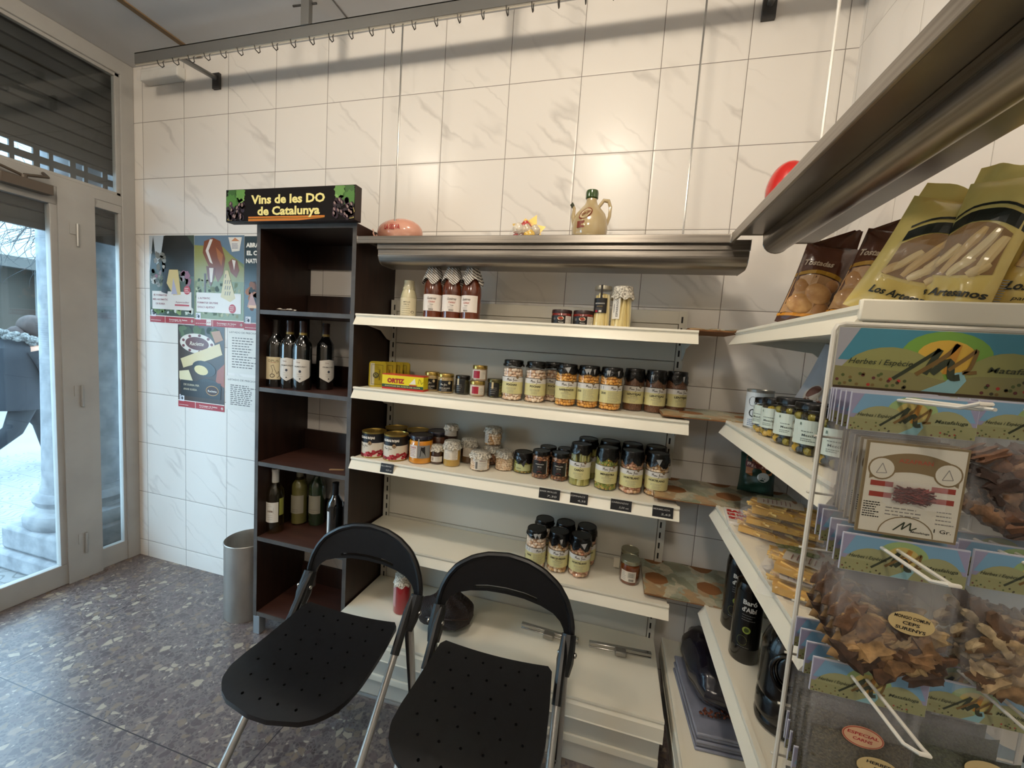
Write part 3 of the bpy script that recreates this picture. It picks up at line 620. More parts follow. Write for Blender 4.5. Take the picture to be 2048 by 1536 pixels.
def make_chair():
    t = thing('folding_chair', 'x', 'chair')
    PL = M['plastic']
    # seat, front is -y. half width over depth
    hw = [(0, .170), (.02, .178), (.3, .188), (.6, .194), (.75, .19), (.86, .172), (.94, .135), (.985, .085), (1, .03)]
    def seat(u, v):
        w = interp(hw, v) if v > .03 else .165+.007*v/.03
        x = (u*2-1)*w; y = -.385*v; e = (u*2-1)
        z = .447+.010*e*e*(1-v)-.012*math.sin(PI*min(v*1.15, 1))-.016*max(0, v-.72)**1.5*6
        return (x, y, z)
    sb = slab(seat, 22, 26, (0, 0, -.014), PL); me = sb.mesh('seat')
    cut = MB()
    for j in range(7):
        for i in range(6):
            x = (i-2.5)*.056+(.028 if j % 2 else 0); y = -.035-j*.052
            if abs(x) < .16 and not (j > 5 and abs(x) > .1): cut.lathe([(.0042, .38), (.0042, .5)], PL, 8, (x, y, 0))
    link('seat', boolean_cut(me, cut.mesh('c')), t)
    b = MB(); b.tube([(s_*.155, -.02, .42) if False else (-.16, -.03, .428), (-.17, -.3, .42), (-.1, -.355, .415), (.1, -.355, .415), (.17, -.3, .42), (.16, -.03, .428)], .008, M['blk'], 8); b.build('seat_frame', t)
    # arched backrest: grid from left arm over the top to the right arm
    outer = [(-.236, .50), (-.235, .55), (-.226, .59), (-.208, .630), (-.178, .667), (-.125, .699), (-.07, .716), (0, .723), (.07, .716), (.125, .699), (.178, .667), (.208, .630), (.226, .59), (.235, .55), (.236, .50)]
    inner = [(-.212, .47), (-.212, .515), (-.205, .54), (-.193, .558), (-.168, .576), (-.125, .588), (-.065, .596), (0, .598), (.065, .596), (.125, .588), (.168, .576), (.193, .558), (.205, .54), (.212, .515), (.212, .47)]
    def smp(tab, u):
        k = u*(len(tab)-1); i = min(int(k), len(tab)-2); f_ = k-i; return (tab[i][0]*(1-f_)+tab[i+1][0]*f_, tab[i][1]*(1-f_)+tab[i+1][1]*f_)
    def ycurve(x, z): return .052+(z-.5)*.10+.022*(1-min(1, abs(x)/.24)**2)
    def back(u, v):
        a, c = smp(outer, u), smp(inner, u); x = (c[0]*(1-v)+a[0]*v)*.955; z = c[1]*(1-v)+a[1]*v; return (x, ycurve(x, z), z)
    nu, nv = 56, 12
    sb = slab(back, nu, nv, (0, .013, 0), PL, skip=lambda i, j: (21 <= i < 35 and j == 1)); me = sb.mesh('backrest')
    cut = MB()
    for row, (zz, xs) in enumerate(((.69, (-.15, -.09, -.03, .03, .09, .15)), (.648, (-.19, -.13, -.07, -.01, .05, .11, .17)))):
        for x in xs: zx = zz-.7*abs(x)**2*1.1; cut.tube([(x, 0, zx), (x, .25, zx)], .0042, PL, 8)
    link('backrest', boolean_cut(me, cut.mesh('c')), t)
    b = MB(); pts = []
    for i in range(41): a = smp(outer, i/40); pts.append((a[0]*.946, ycurve(a[0], a[1])+.005, a[1]-.003))
    b.tube(pts, .010, PL, 8); b.build('backrest_rim', t)
    for s_ in (-1, 1):
        # arm, plastic socket, rivet
        b = MB(); b.tube([(s_*.216, .058, .53), (s_*.215, .04, .50), (s_*.212, .02, .47), (s_*.209, .0, .44)], [.022, .024, .026, .020], PL, 10)
        b.tube([(s_*.204, .045, .53), (s_*.204, .01, .495), (s_*.203, -.04, .43), (s_*.203, -.065, .40)], [.008, .014, .0145, .0145], PL, 10); sk = b.build('hinge_socket', t)
        b = MB(); b.ball((s_*.192, .028, .488), (.006, .008, .008), M['chrome']); b.ball((s_*.240, .028, .488), (.006, .008, .008), M['chrome']); b.build('rivet', sk)
        b = MB(); b.tube([(s_*.203, -.05, .418), (s_*.203, -.19, .257), (s_*.203, -.37, .055), (s_*.203, -.412, .012)], .0115, M['silver'], 12); lg = b.build('front_leg', t)
        b = MB(); b.tube([(s_*.203, -.402, .022), (s_*.203, -.419, .0)], .0135, PL, 10); b.build('foot_cap', lg)
        b = MB(); b.box(-.004, .004, -.011, .011, -.41, 0, PL); o = b.build('rear_leg_inner', t, bevel=.002); o.location = (s_*.206, .005, .45); o.rotation_euler = (R(11), 0, 0)
        b = MB(); b.box(-.010, .010, -.005, .009, -.449, 0, P('#BDBAB2', .4, .3)); o = b.build('rear_leg', t, bevel=.002); o.location = (s_*.214, .012, .452); o.rotation_euler = (R(9), 0, 0)
    b = MB(); b.tube([(-.203, -.36, .065), (.203, -.36, .065)], .008, M['silver'], 10); b.build('stretcher', t)
    b = MB(); b.tube([(-.214, .07, .09), (.214, .07, .09)], .007, M['silver'], 10); b.build('stretcher', t)
    return t
ch = make_chair(); ch['label'] = 'black plastic folding chair on the left, nearer the waste bin'; ch['group'] = 'black folding chairs in front of the white shelving'
ch.location = (1.828, -.56, 0); ch.rotation_euler = (0, 0, R(1.5))
copy_tree(ch, (2.352, -.57, 0), R(1), 'black plastic folding chair on the right, nearer the wire rack')
# ================================================================ PRODUCTS ON THE BACK UNIT
GL = M['glass']
def beans(b, r, z0, z1, rb, cols, seed, core, squash=1.0, n=None):
    rr = random.Random(seed); ms = [P(c, .4, coat=.3) for c in cols]
    b.lathe([(r-rb*1.2, z0), (r-rb*1.2, z1)], core, 20)
    per = int(2*PI*r/(rb*1.75)); rows = max(1, int((z1-z0)/(rb*1.6)))
    for j in range(rows):
        for k in range(per):
            t = 2*PI*(k+.5*(j % 2)+rr.uniform(-.25, .25))/per; z = z0+rb+(z1-z0-2*rb)*(j/max(rows-1, 1))+rr.uniform(-.3, .3)*rb
            q = r-rb*rr.uniform(.98, 1.25); s_ = rr.uniform(.85, 1.08)*rb
            b.ball((q*math.cos(t), q*math.sin(t), z), (s_*rr.uniform(.95, 1.25)*squash, s_, s_*.95), rr.choice(ms), 7, 5, M4=Matrix.Rotation(t+PI/2+rr.uniform(-.6, .6), 4, 'Z') @ Matrix.Rotation(rr.uniform(-.9, .9), 4, 'Y'))
def sticks(b, r, z0, z1, rs, cols, seed, core, n=15):
    rr = random.Random(seed); b.lathe([(r-rs*1.6, z0), (r-rs*1.6, z1)], core, 16)
    for k in range(n):
        t = 2*PI*k/n; t2 = t+rr.uniform(-.35, .35); q = r-rs*1.08; top = z1-rr.uniform(0, .008)
        b.tube([(q*math.cos(t), q*math.sin(t), z0), ((q)*math.cos((t+t2)/2), q*math.sin((t+t2)/2), (z0+top)/2), (q*math.cos(t2), q*math.sin(t2), top)], [rs, rs*.9, rs*.5], P(rr.choice(cols), .4, coat=.3), 8)
def liquid(b, r, z0, z1, m): b.lathe([(r*.93, z0), (r, z0+.004), (r, z1-.004), (r*.95, z1)], m, 28)
FILL = {
 'pochas': lambda b, r, h: beans(b, r, .004, h, .0072, ['#EFD6BC', '#E6C6A6', '#F2DFC8', '#DDB898'], 1, P('#B58E74', .5)),
 'garbanzos': lambda b, r, h: beans(b, r, .004, h, .0068, ['#EDB45C', '#E0A348', '#F2C478', '#D4943C'], 2, P('#A8702A', .5)),
 'lentejas': lambda b, r, h: (liquid(b, r-.0012, .003, h, noisy('lentils', '#4A2B1A', '#8A6044', 260, .4, .5, 1, bd=.001)),),
 'guisantes': lambda b, r, h: beans(b, r, .004, h, .0044, ['#98A048', '#83903A', '#AEB05C', '#BC9C4A'], 4, P('#3A3C14', .5)),
 'cardo': lambda b, r, h: sticks(b, r, .004, h, .0085, ['#B5B066', '#9F9B52', '#C8C284', '#8C8846'], 5, P('#4B4E20', .5), 17),
 'hortelano': lambda b, r, h: beans(b, r, .004, h, .0075, ['#DDA484', '#CC8E6A', '#E6BC9C', '#D6B48C', '#B98660'], 6, P('#9A664C', .5)),
 'alubia_mix': lambda b, r, h: beans(b, r, .004, h, .0072, ['#E6CBAA', '#D9B07C', '#C99A60', '#ECD6B8'], 7, P('#9A7450', .5)),
 'blancas': lambda b, r, h: beans(b, r, .003, h, .0052, ['#E6CBAC', '#DABB98', '#EED9BC'], 8, P('#8A6C50', .5)),
 'setas': lambda b, r, h: beans(b, r, .003, h, .0062, ['#8A5A3A', '#A8744C', '#6E452C', '#B98C62'], 9, P('#2E1B10', .4), 1.3),
 'aceitunas': lambda b, r, h: beans(b, r, .003, h, .0095, ['#B39A2E', '#8F8426', '#C9A63A', '#3B3420', '#2A2622'], 10, P('#3B3518', .4)),
 'mixoliva': lambda b, r, h: beans(b, r, .003, h, .0068, ['#7E8338', '#9A7F3C', '#6C7434', '#A98F4A'], 11, P('#3D3C18', .4)),
}
def lid_fn(r, h, m, style):
    def fn(b):
        if style == 'tall': b.lathe([(r*.90, h-.020), (r*.935, h-.019), (r*.935, h-.004), (r*.90, h-.0005), (r*.86, h), (r*.84, h-.0015), (r*.2, h-.0015)], m, 32)
        else: b.lathe([(r*.95, h-.014), (r*.985, h-.013), (r*.985, h-.003), (r*.95, h), (r*.90, h), (r*.88, h-.0012), (r*.2, h-.0012)], m, 30)
    return fn
def skirt_fn(r, h, drop, m, seed, flap=None):
    def fn(b):
        rr = random.Random(seed); n = 40; ph = [rr.uniform(0, 1) for _ in range(n)]; vs = []; fs = []
        for i in range(5):
            for k in range(n):
                t = 2*PI*k/n; f_ = i/4; dd = drop*(.42+.62*abs(math.sin(2.5*t+seed*1.3))+.22*ph[k]); lowz = h-.004-dd*f_; rad = r*(.955+.055*min(1, f_*1.5))+(rr.uniform(-.0012, .0018) if i else 0)
                vs.append((rad*math.cos(t), rad*math.sin(t), h-.004 if i == 0 else lowz))
        for i in range(4):
            for k in range(n): fs.append((i*n+k, (i+1)*n+k, (i+1)*n+(k+1) % n, i*n+(k+1) % n))
        b.add(vs, fs, m)
        if flap:
            fm = P('#A9A8A6', .3); z = h-drop*.55
            for t, a in flap: b.add([tuple(on_cyl(r+.002)(u+t*r, v+z, 1)) for u, v in ((-.010*a, .008), (.010*a, .011), (.002*a, -.012))], [(0, 1, 2)], fm)
    return fn
def maria_label(name, sub, r, back=False):
    F = Flat(); n = 18; L = 1.5*r
    F.rect(-L, L, .0285, .074, P('#D3CB92', .5), 0, n); F.rect(-L, L, .074, .0925, P('#D9D5CE', .5), 0, n); F.rect(-L, L, .0925, .0945, INK, 0, n)
    sig(F, .004 if not back else .018, .081, .040, INK)
    F.ell(.024, .0925, .0052, .0058, P('#3B2A1C', .5), 2, 16); F.ell(.024, .0925, .0038, .0044, P('#A08458', .5), 3, 12); F.ell(.024, .0915, .0012, .0026, P('#3B2A1C', .5), 4, 8)
    if not back:
        F.text(name, .002, .0635, .0100, INK, 2, w=min(.0052*len(name)+.010, .062), bold=.035)
        if sub: F.text(sub, .002, .0555, .0045, INK, 2, w=.003*len(sub))
        F.lines(-.018, .024, .047, .051, 2, .0011, GREY); F.lines(-.012, .018, .034, .042, 3, .0010, GREY)
    else:
        F.text(name[-3:], -.030, .0635, .0100, INK, 2, bold=.035); F.lines(-.012, .034, .033, .067, 9, .0010, GREY); F.rect(-.045, -.03, .078, .089, P('#9AA3AE', .5), 2)
    for k in range(7): F.rect(-L+.001+k*.0011, -L+.0017+k*.0011, .035, .055, INK, 2)
    return F
def maria(label, x, y, z, name, fill, rot=0, group=None, sub=None, flap=None, r=.0405, h=.157, back=False):
    drop = .010 if fill == 'pochas' else (.020 if fill in ('garbanzos', 'cardo') else .030)
    t = thing('food_jar', label, 'jar', (x, y, z), face(x, y)*.55+rot, group)
    part(('mglass', r, h), 'glass', t, lambda b: b.lathe([(r*.9, 0), (r, .003), (r, h*.78), (r*.97, h*.84), (r*.88, h*.885), (r*.88, h*.93)], GL, 32, cap=False))
    o = part(('fill', fill, r), 'contents', t, lambda b: FILL[fill](b, r-.0012, h*.80)); o['kind'] = 'stuff'
    part(('mlid', r, h), 'lid', t, lid_fn(r, h, M['blk'], 'tall'), label='black lid')
    part(('mskirt', r, h, str(flap), drop), 'seal_film', t, skirt_fn(r, h-.010, drop, M['blkfilm'], 3, flap))
    part(('mlab', name, sub, back, r), 'paper_label', t, lambda b: maria_label(name, sub, r, back).emit(b, on_cyl(r)), smooth=0)
    return t
G2 = 'jars of cooked pulses on the second shelf'
maria('jar of pale beans labelled POCHAS, leftmost tall jar of its shelf', 2.250, -.188, S2, 'POCHAS', 'pochas', -.05, G2)
maria('jar labelled POCHAS, second tall jar from the left beside its twin', 2.339, -.180, S2, 'POCHAS', 'pochas', .02, G2)
maria('jar labelled POCHAS standing half hidden in the row behind', 2.395, -.098, S2, 'POCHAS', 'pochas', .05, G2)
maria('jar of golden chickpeas labelled GARBANZOS with the whole word showing', 2.459, -.191, S2, 'GARBANZOS', 'garbanzos', .06, G2, 'EXTRA', ((.05, 1.1),))
maria('jar of golden chickpeas, middle of the three, its label turned away', 2.541, -.187, S2, 'GARBANZOS', 'garbanzos', -.1, G2, None, ((-.1, .9), (.15, .7), (.6, .5)), back=True)
maria('jar of golden chickpeas beside the lentil jars, its label turned away', 2.623, -.188, S2, 'GARBANZOS', 'garbanzos', .1, G2, None, ((-.5, .4), (-.35, .6), (.5, .5)), back=True)
maria('jar of brown lentils labelled LENTEJAS beside the chickpeas', 2.706, -.131, S2, 'LENTEJAS', 'lentejas', 0, G2, 'Pardinas', None, .038)
maria('jar of brown lentils labelled LENTEJAS, middle of the three', 2.783, -.133, S2, 'LENTEJAS', 'lentejas', .12, G2, 'Pardinas', ((-.6, .3), (-.45, .3)), .038)
maria('jar of brown lentils at the right end of its shelf with torn seal', 2.859, -.105, S2, 'LENTEJAS', 'lentejas', .45, G2, 'Pardinas', ((.05, .35), (.1, .3)), .038)
G3 = 'tall vegetable jars on the third shelf'
maria('jar of green stalks labelled CARDO', 2.536, -.192, S3, 'CARDO', 'cardo', -.1, G3)
maria('jar of green peas labelled MENESTRA', 2.633, -.198, S3, 'MENESTRA', 'guisantes', .1, G3, 'EXTRA')
maria('jar of pinkish beans labelled HORTELANO, next to the peas', 2.722, -.198, S3, 'HORTELANO', 'hortelano', .0, G3)
maria('jar of mixed beans labelled HORTELANO at the right end of its shelf', 2.811, -.189, S3, 'HORTELANO', 'alubia_mix', -.05, G3, None, ((.1, 1.0),))
for i, (x, w) in enumerate(((2.555, 'stalk'), (2.640, 'pea'), (2.725, 'bean'), (2.812, 'end'))):
    maria(f'tall black lidded jar in the row behind the front {w} jar on the third shelf' if w != 'end' else 'tall black lidded jar in the row behind, at the right end of the third shelf', x, -.095, S3, 'CARDO' if i == 0 else 'HORTELANO', 'cardo' if i == 0 else 'hortelano', 0, G3, h=.160)
G4 = 'six bean jars clustered on the fourth shelf'
maria('front left jar of the six on the fourth shelf, pale beans and barcode side', 2.394, -.212, S4, 'POCHAS', 'pochas', .2, G4, None, ((-.25, .8), (.1, .8)), back=True)
maria('front middle jar of the six on the fourth shelf', 2.480, -.200, S4, 'GUISO DE VERDURA', 'alubia_mix', .05, G4, 'Natural', ((.2, .4), (.3, .3)))
maria('front right jar of the six on the fourth shelf, labelled HORTELANO', 2.564, -.202, S4, 'HORTELANO', 'hortelano', .0, G4, None, ((.35, 1.2),))
for i, (x, w) in enumerate(((2.408, 'left'), (2.494, 'middle'), (2.580, 'right'))):
    maria(f'back {w} jar of the six on the fourth shelf', x, -.112, S4, 'POCHAS' if i == 0 else 'HORTELANO', 'pochas' if i == 0 else 'hortelano', .1, G4)

# ---- small jars
def sjar(label, x, y, z, r, h, fill, lab, lid='cloth', group=None, rot=0, cat='jar', name='food_jar', lidcol=None, fm=None, fillh=.82, glass=True, key=None):
    t = thing(name, label, cat, (x, y, z), face(x, y)*.6+rot, group)
    part(('sg', r, h), 'glass', t, lambda b: b.lathe([(r*.88, 0), (r, .004), (r, h*.72), (r*.96, h*.78), (r*.9, h*.83), (r*.9, h*.9)], GL, 28, cap=False))
    if fill: part(('fill', fill, r, h), 'contents', t, lambda b: FILL[fill](b, r-.001, h*fillh))['kind'] = 'stuff'
    else: part(('liq', str(fm), r, h), 'contents', t, lambda b: liquid(b, r-.001, .002, h*fillh, fm))
    if lid == 'cloth': part(('cl', r, h), 'cloth_cover', t, cloth_fn(r, h))
    else:
        part(('sl', r, h, str(lid)), 'lid', t, lid_fn(r, h, lid, 'low'))
    if lab:
        F = Flat(); lab(F, r, h); b = MB(); F.emit(b, on_cyl(r)); b.build('paper_label', t, smooth=0)
    return t
def cloth_fn(r, h, m=None, drop=.2, seed=2):
    def fn(b):
        prof = [(r*.2, h+.001), (r*.8, h), (r*.93, h-.002), (r*.96, h*.90), (r*.97, h*(.93-drop*.4)), (r*1.08, h*(.92-drop*.85)), (r*1.14, h*(.90-drop))]
        ph = seed
        b.lathe(prof[::-1], m or M['cloth'], 44, rf=lambda R_, z, t: (R_*(1+(.06*math.sin(t*11+ph) if z < h*.86 else .008*math.sin(t*22))), z+(.035*h*math.sin(t*7+ph) if z < h*.75 else 0)))
    return fn
def paper(F, r, x0, x1, z0, z1, col='#E2DDD2', n=12): F.rect(x0, x1, z0, z1, P(col, .5), 0, n)
# shelf 1
t = thing('milk_bottle', 'small cream bottle with a parchment label, far left of the top shelf', 'bottle', (1.772, -.17, S1), .25)
b = MB(); b.lathe([(.030, 0), (.033, .004), (.033, .085), (.028, .108), (.020, .128), (.018, .135), (.018, .142)], P('#C9C09C', .25, coat=.6), 28); b.build('bottle', t)
F = Flat(); F.rect(-.05, .046, .004, .083, P('#D9CFAE', .5), 0, 16); F.text('AMETLLER', 0, .066, .006, INK, 2, w=.03); F.text('CREMA DE', -.002, .056, .005, INK, 2, w=.026); F.lines(-.02, .02, .012, .048, 5, .0012, INK); F.ell(.026, .026, .008, .005, INK, 1, 12); F.ell(.026, .026, .006, .0035, P('#D9CFAE', .5), 2, 12)
b = MB(); F.emit(b, on_cyl(.033)); b.build('paper_label', t, smooth=0)
b = MB(); cloth_fn(.022, .157, P('#C6BE9C', .35, coat=.4), .14)(b); b.build('plastic_cover', t)
stripe = NT('striped_paper'); vec, q = stripe.xyz()
g_ = stripe.math('GREATER_THAN', stripe.math('FRACT', stripe.math('ADD', stripe.math('MULTIPLY', stripe.math('ADD', q[2], stripe.math('MULTIPLY', q[0], .8)), 105), 0)), .45)
stripe.link(stripe.mix(g_, '#4A4541', '#C9C2B8'), stripe.b.inputs['Base Color']); stripe.b.inputs['Roughness'].default_value = .7; SP = stripe.m
SAUCE = noisy('brown_sauce', '#4A1F0D', '#6B3016', 14, .18, 0, 3, coat=.8)
for i, (x, lb, dr) in enumerate(((1.899, 'brown sauce bottle with striped paper cap, left of the three', -.1), (1.981, 'brown sauce bottle with striped paper cap, middle of the three', .0), (2.062, 'brown sauce bottle with striped paper cap, right of the three, label turned', -.55))):
    t = thing('sauce_bottle', lb, 'bottle', (x, -.20, S1), .3+dr, 'three brown sauce bottles with striped paper caps')
    part('saucebottle', 'bottle', t, lambda b: b.lathe([(.034, 0), (.0385, .005), (.0385, .105), (.037, .128), (.030, .155), (.020, .180), (.0165, .195), (.017, .205)], SAUCE, 32))
    def lab(b):
        F = Flat(); F.rect(-.056, .05, .032, .096, P('#E6DDD4', .5), 0, 18); F.text('Gutiérrez', .003, .081, .013, P('#4A3A33', .5), 2, w=.036, shear=.25); F.text('Calidad', .003, .068, .011, P('#B9503A', .5), 2, w=.026, shear=.25)
        F.text('Tomate', .003, .057, .006, INK, 2, w=.014); F.lines(-.012, .018, .045, .050, 2, .0011, GREY)
        for k in range(12): F.rect(-.008+k*.0016, -.0072+k*.0016, .034, .041, INK, 2)
        F.emit(b, on_cyl(.0385))
    part('saucelabel', 'paper_label', t, lab, smooth=0)
    def cap(b):
        rr = random.Random(7)
        def fn(u, v):
            tt = u*2*PI; rad = .013+.030*v**.9; w = .0035*math.sin(4*tt)*v+.002*math.sin(11*tt)
            return ((rad+w)*math.cos(tt), (rad+w)*math.sin(tt), .222-.062*v-.013*(1+math.sin(4*tt+1))*v*v)
        b.grid(fn, 60, 8, SP); b.lathe([(.013, .19), (.0145, .215), (.016, .224), (.008, .222)], SP, 24)
    part('saucecap', 'striped_paper_cap', t, cap)
for i, (x, lb) in enumerate(((2.424, 'small squat red jar with black label, left of two'), (2.503, 'small squat red jar with black label, right of two, by the tall asparagus'))):
    def lab(F, r, h):
        F.rect(-.052, .052, .003, .036, P('#14100E', .4), 0, 18); F.ell(-.004, .026, .012, .0075, P('#D9C9B0', .5), 1, 16); F.ell(-.004, .026, .009, .005, P('#A63C22', .5), 2, 12); F.text('Pimiento', -.002, .012, .006, WHT, 2, w=.018)
        F.rect(.014, .042, .004, .035, P('#D9D3CA', .5), 1, 8); F.lines(.016, .040, .008, .031, 6, .0012, INK); F.ell(-.028, .024, .005, .005, P('#5C5550', .5), 2, 10)
    sjar(lb, x, -.20, S1, .038, .058, None, lab, lid=P('#2A1210', .35), group='small squat red jars on the top shelf', fm=P('#7A1D12', .25, coat=.5), rot=.05)
ASP = lambda b, r, h: sticks(b, r, .003, h, .0088, ['#EBDCA4', '#E0CD8E', '#F2E6BC', '#D2BC7A'], 12, P('#C2AC6A', .5), 12)
FILL['esparragos'] = ASP
def lab(F, r, h):
    F.rect(-.030, .022, .052, .104, P('#14110F', .4), 0, 12); F.rect(-.004, .004, .104, .150, P('#14110F', .4), 1); F.text('ESPARRAGOS', -.004, .085, .006, WHT, 2, w=.034); F.text('BLANCOS', -.004, .075, .005, P('#B79A5A', .5), 2, w=.02); F.lines(-.02, .012, .064, .068, 2, .001, GREY); F.rect(-.02, -.010, .054, .061, RED, 1, 3); F.rect(-.006, .004, .054, .061, P('#D9D3CA', .5), 1, 3)
sjar('tall jar of white asparagus with a black label and strip over the lid', 2.567, -.20, S1, .031, .148, 'esparragos', lab, lid=P('#9A9484', .3, .6), rot=-.15)
def lab(F, r, h):
    F.rect(-.040, -.008, .032, .106, P('#E2DCD0', .5), 0, 8); F.text('ESPARRAGO', -.018, .07, .011, P('#3B3A3C', .5), 2, w=.06, rot=R(90)); F.text('NAVARRA', -.030, .07, .006, P('#3B3A3C', .5), 2, w=.03, rot=R(90))
sjar('tall jar of white asparagus with a lace cloth cover, right of its neighbour', 2.636, -.205, S1, .036, .148, 'esparragos', lab, rot=.05)
# shelf 2
YM = noisy('yellow_tin', '#C9B62A', '#D6C84A', 8, .3)
def tin_fn(b):
    pf = []
    for cx, cz, a0 in ((.022, .095, 0), (-.022, .095, 90), (-.022, .012, 180), (.022, .012, 270)):
        for k in range(5): a = R(a0+k*22.5); pf.append((cx+.011*math.cos(a), cz+.011*math.sin(a)))
    b.prism(pf, -.009, .009, YM, axis=1); pf2 = [(p[0]*1.04, (p[1]-.053)*1.02+.053) for p in pf]; b.prism(pf2, -.0092, -.0075, P('#B8A52A', .3, .5), axis=1); b.prism(pf2, .0075, .0092, P('#B8A52A', .3, .5), axis=1)
def tin_lab(b):
    F = Flat(); F.rect(-.029, -.012, .006, .10, P('#BFBBA4', .4), 0); F.stroke([(-.024, .012), (-.024, .094), (.022, .094), (.022, .012), (-.024, .012)], .0012, INK, 1)
    F.ell(-.006, .05, .012, .012, INK, 2, 16); F.ell(-.006, .05, .009, .009, P('#8F8A4A', .4), 3, 14); F.stroke([(-.012, .045), (-.006, .057), (0, .046), (-.008, .043)], .002, INK, 4)
    F.text('SARDINAS', .009, .052, .009, INK, 2, w=.045, rot=R(90)); F.lines(-.012, .01, .076, .088, 3, .001, INK); F.emit(b, on_front(-.0095))
for i, (x, y) in enumerate(((1.662, -.205), (1.69, -.175), (1.708, -.150), (1.727, -.125))):
    t = thing('fish_tin', ['front yellow fish tin of the upright row, its printed face showing', 'second yellow fish tin of the upright row', 'third yellow fish tin of the upright row', 'rearmost yellow fish tin of the upright row'][i], 'tin', (x, y, S2), .35, 'yellow fish tins standing upright')
    part('tinbody', 'tin', t, tin_fn, bevel=.001); part('tinlab', 'printed_face', t, tin_lab, smooth=0)
t = thing('anchovy_box', 'long yellow ORTIZ box with red edges, a green band and a sailing boat', 'box', (1.793, -.215, S2), .03)
b = MB(); b.box(-.093, .093, -.013, .045, 0, .062, P('#D8C81E', .4)); b.box(-.0932, .0932, -.0132, .0452, .0, .008, P('#B9261C', .4)); b.box(-.0932, .0932, -.0132, .0452, .058, .0622, P('#C23B22', .4)); b.build('box', t)
F = Flat(); F.rect(-.093, .093, .008, .058, P('#E3D21C', .4), 0); F.rect(-.093, .093, .008, .020, P('#1D4A36', .4), 1); F.text('ORTIZ', -.03, .036, .024, P('#A3281C', .4), 2, w=.078, bold=.07)
F.text('ANCHOAS EN ACEITE DE OLIVA', .0, .0135, .007, P('#E3D9A0', .4), 2, w=.16); F.poly([(.03, .026), (.055, .052), (.060, .028)], WHT, 2); F.poly([(.028, .024), (.068, .024), (.06, .019), (.034, .019)], RED, 3); F.stroke([(.07, .03), (.074, .05), (.08, .045), (.085, .03), (.092, .04)], .0015, INK, 2)
b = MB(); F.emit(b, on_front(-.0133)); b.build('printed_face', t, smooth=0)
GOLD = P('#B79A52', .25, .8)
def lab(F, r, h):
    F.rect(-.042, .034, .008, h*.66, P('#12100F', .4), 0, 14); F.text('BONITO DEL NORTE', 0, .022, .0065, WHT, 2, w=.044); F.lines(-.014, .016, .012, .016, 2, .001, WHT); sig(F, -.004, .036, .026, WHT); F.ell(.018, .044, .005, .006, P('#BFAE86', .5), 3, 12)
G5 = 'small gold lidded fish jars'
sjar('small fish jar with gold lid and black label, next to the yellow box', 1.888, -.150, S2, .0315, .080, None, lab, lid=GOLD, group=G5, fm=noisy('tuna', '#8A7038', '#C7AE78', 60, .3, coat=.5), rot=-.2)
sjar('small fish jar with gold lid and black label, second from the yellow box', 1.962, -.175, S2, .0335, .080, None, lab, lid=GOLD, group=G5, fm=noisy('tuna', '#8A7038', '#C7AE78', 60, .3, coat=.5), rot=.05)
def lab2(F, r, h):
    F.rect(-.04, .012, .006, h*.8, P('#161412', .4), 0, 12); F.rect(-.02, -.012, h*.5, h*.85, P('#C6B48C', .5), 1); F.lines(-.024, .002, .018, .040, 4, .0014, P('#A9A49C', .5))
sjar('small dark jar with black lid between the gold lidded and red labelled jars', 2.033, -.165, S2, .0305, .077, None, lab2, lid=M['blk'], fm=P('#2A2A18', .2, coat=.6))
def lab3(F, r, h):
    F.rect(-.036, .034, .009, h*.72, P('#D6CDBE', .5), 0, 14); F.rect(-.020, .008, .012, h*.66, P('#9C1830', .45), 1, 6); F.lines(.012, .03, .014, .034, 5, .0012, GREY)
PATE = P('#B59A7E', .35, coat=.5)
sjar('small red labelled pate jar at the bottom of a stack of two', 2.103, -.18, S2, .0305, .062, None, lab3, lid=GOLD, group='two stacked red labelled jars', fm=PATE)
sjar('small red labelled pate jar on top of a stack of two', 2.109, -.178, S2+.0625, .0300, .062, None, lab3, lid=GOLD, group='two stacked red labelled jars', fm=PATE, rot=-.15)
sjar('small dark green jar with gold lid, left of the first tall bean jar', 2.170, -.155, S2, .0335, .074, 'mixoliva', lab2, lid=P('#5E5636', .3, .7), rot=.25)
# shelf 3
def bean_tin(label, x, y, z, r=.050, h=.108, rot=0, dark=False):
    t = thing('bean_tin', label, 'tin', (x, y, z), face(x, y)*.6+rot, 'large tins of red beans')
    part(('btin', r, h), 'tin', t, lambda b: b.lathe([(r*.97, 0), (r, .001), (r, .003), (r*.985, .005), (r*.985, h-.005), (r, h-.003), (r, h), (r*.95, h), (r*.93, h-.004), (r*.2, h-.0045)], P('#B49A52', .3, .8), 44))
    def lab(b):
        F = Flat(); W_ = PI*r*.99; n = 44
        F.rect(-W_, W_, .006, h*.60, P('#D9D0BE', .45), 0, n); F.rect(-W_, W_, h*.60, h-.006, P('#16171C', .4), 0, n)
        for ox in (0, .155): F.text('ALUBIAS ROJAS', -.004+ox, h*.80, .0125, WHT, 2, w=.072, bold=.06); sig(F, -.014+ox, h*.48, .036, INK)
        F.ell(.012, h*.60, .0085, .0095, P('#2E1C14', .4), 2, 18); F.ell(.012, h*.60, .0065, .0075, P('#B3926A', .4), 3, 14); F.ell(.012, h*.585, .002, .004, P('#2E1C14', .4), 4, 8)
        rr = random.Random(4)
        for k in range(90):
            u = -W_+2*W_*k/90; hh = .022+.010*math.sin(u*45)+rr.uniform(-.006, .006)
            F.ell(u, rr.uniform(.011, max(.013, hh)), .0075, .005, P(rr.choice(['#8E1722', '#A32633', '#7A121C', '#B43A46']), .4), 2+k % 5, 9, rot=rr.uniform(-1, 1))
        F.emit(b, on_cyl(r*.987))
    part(('btlab', r, h), 'paper_label', t, lab, smooth=0); return t
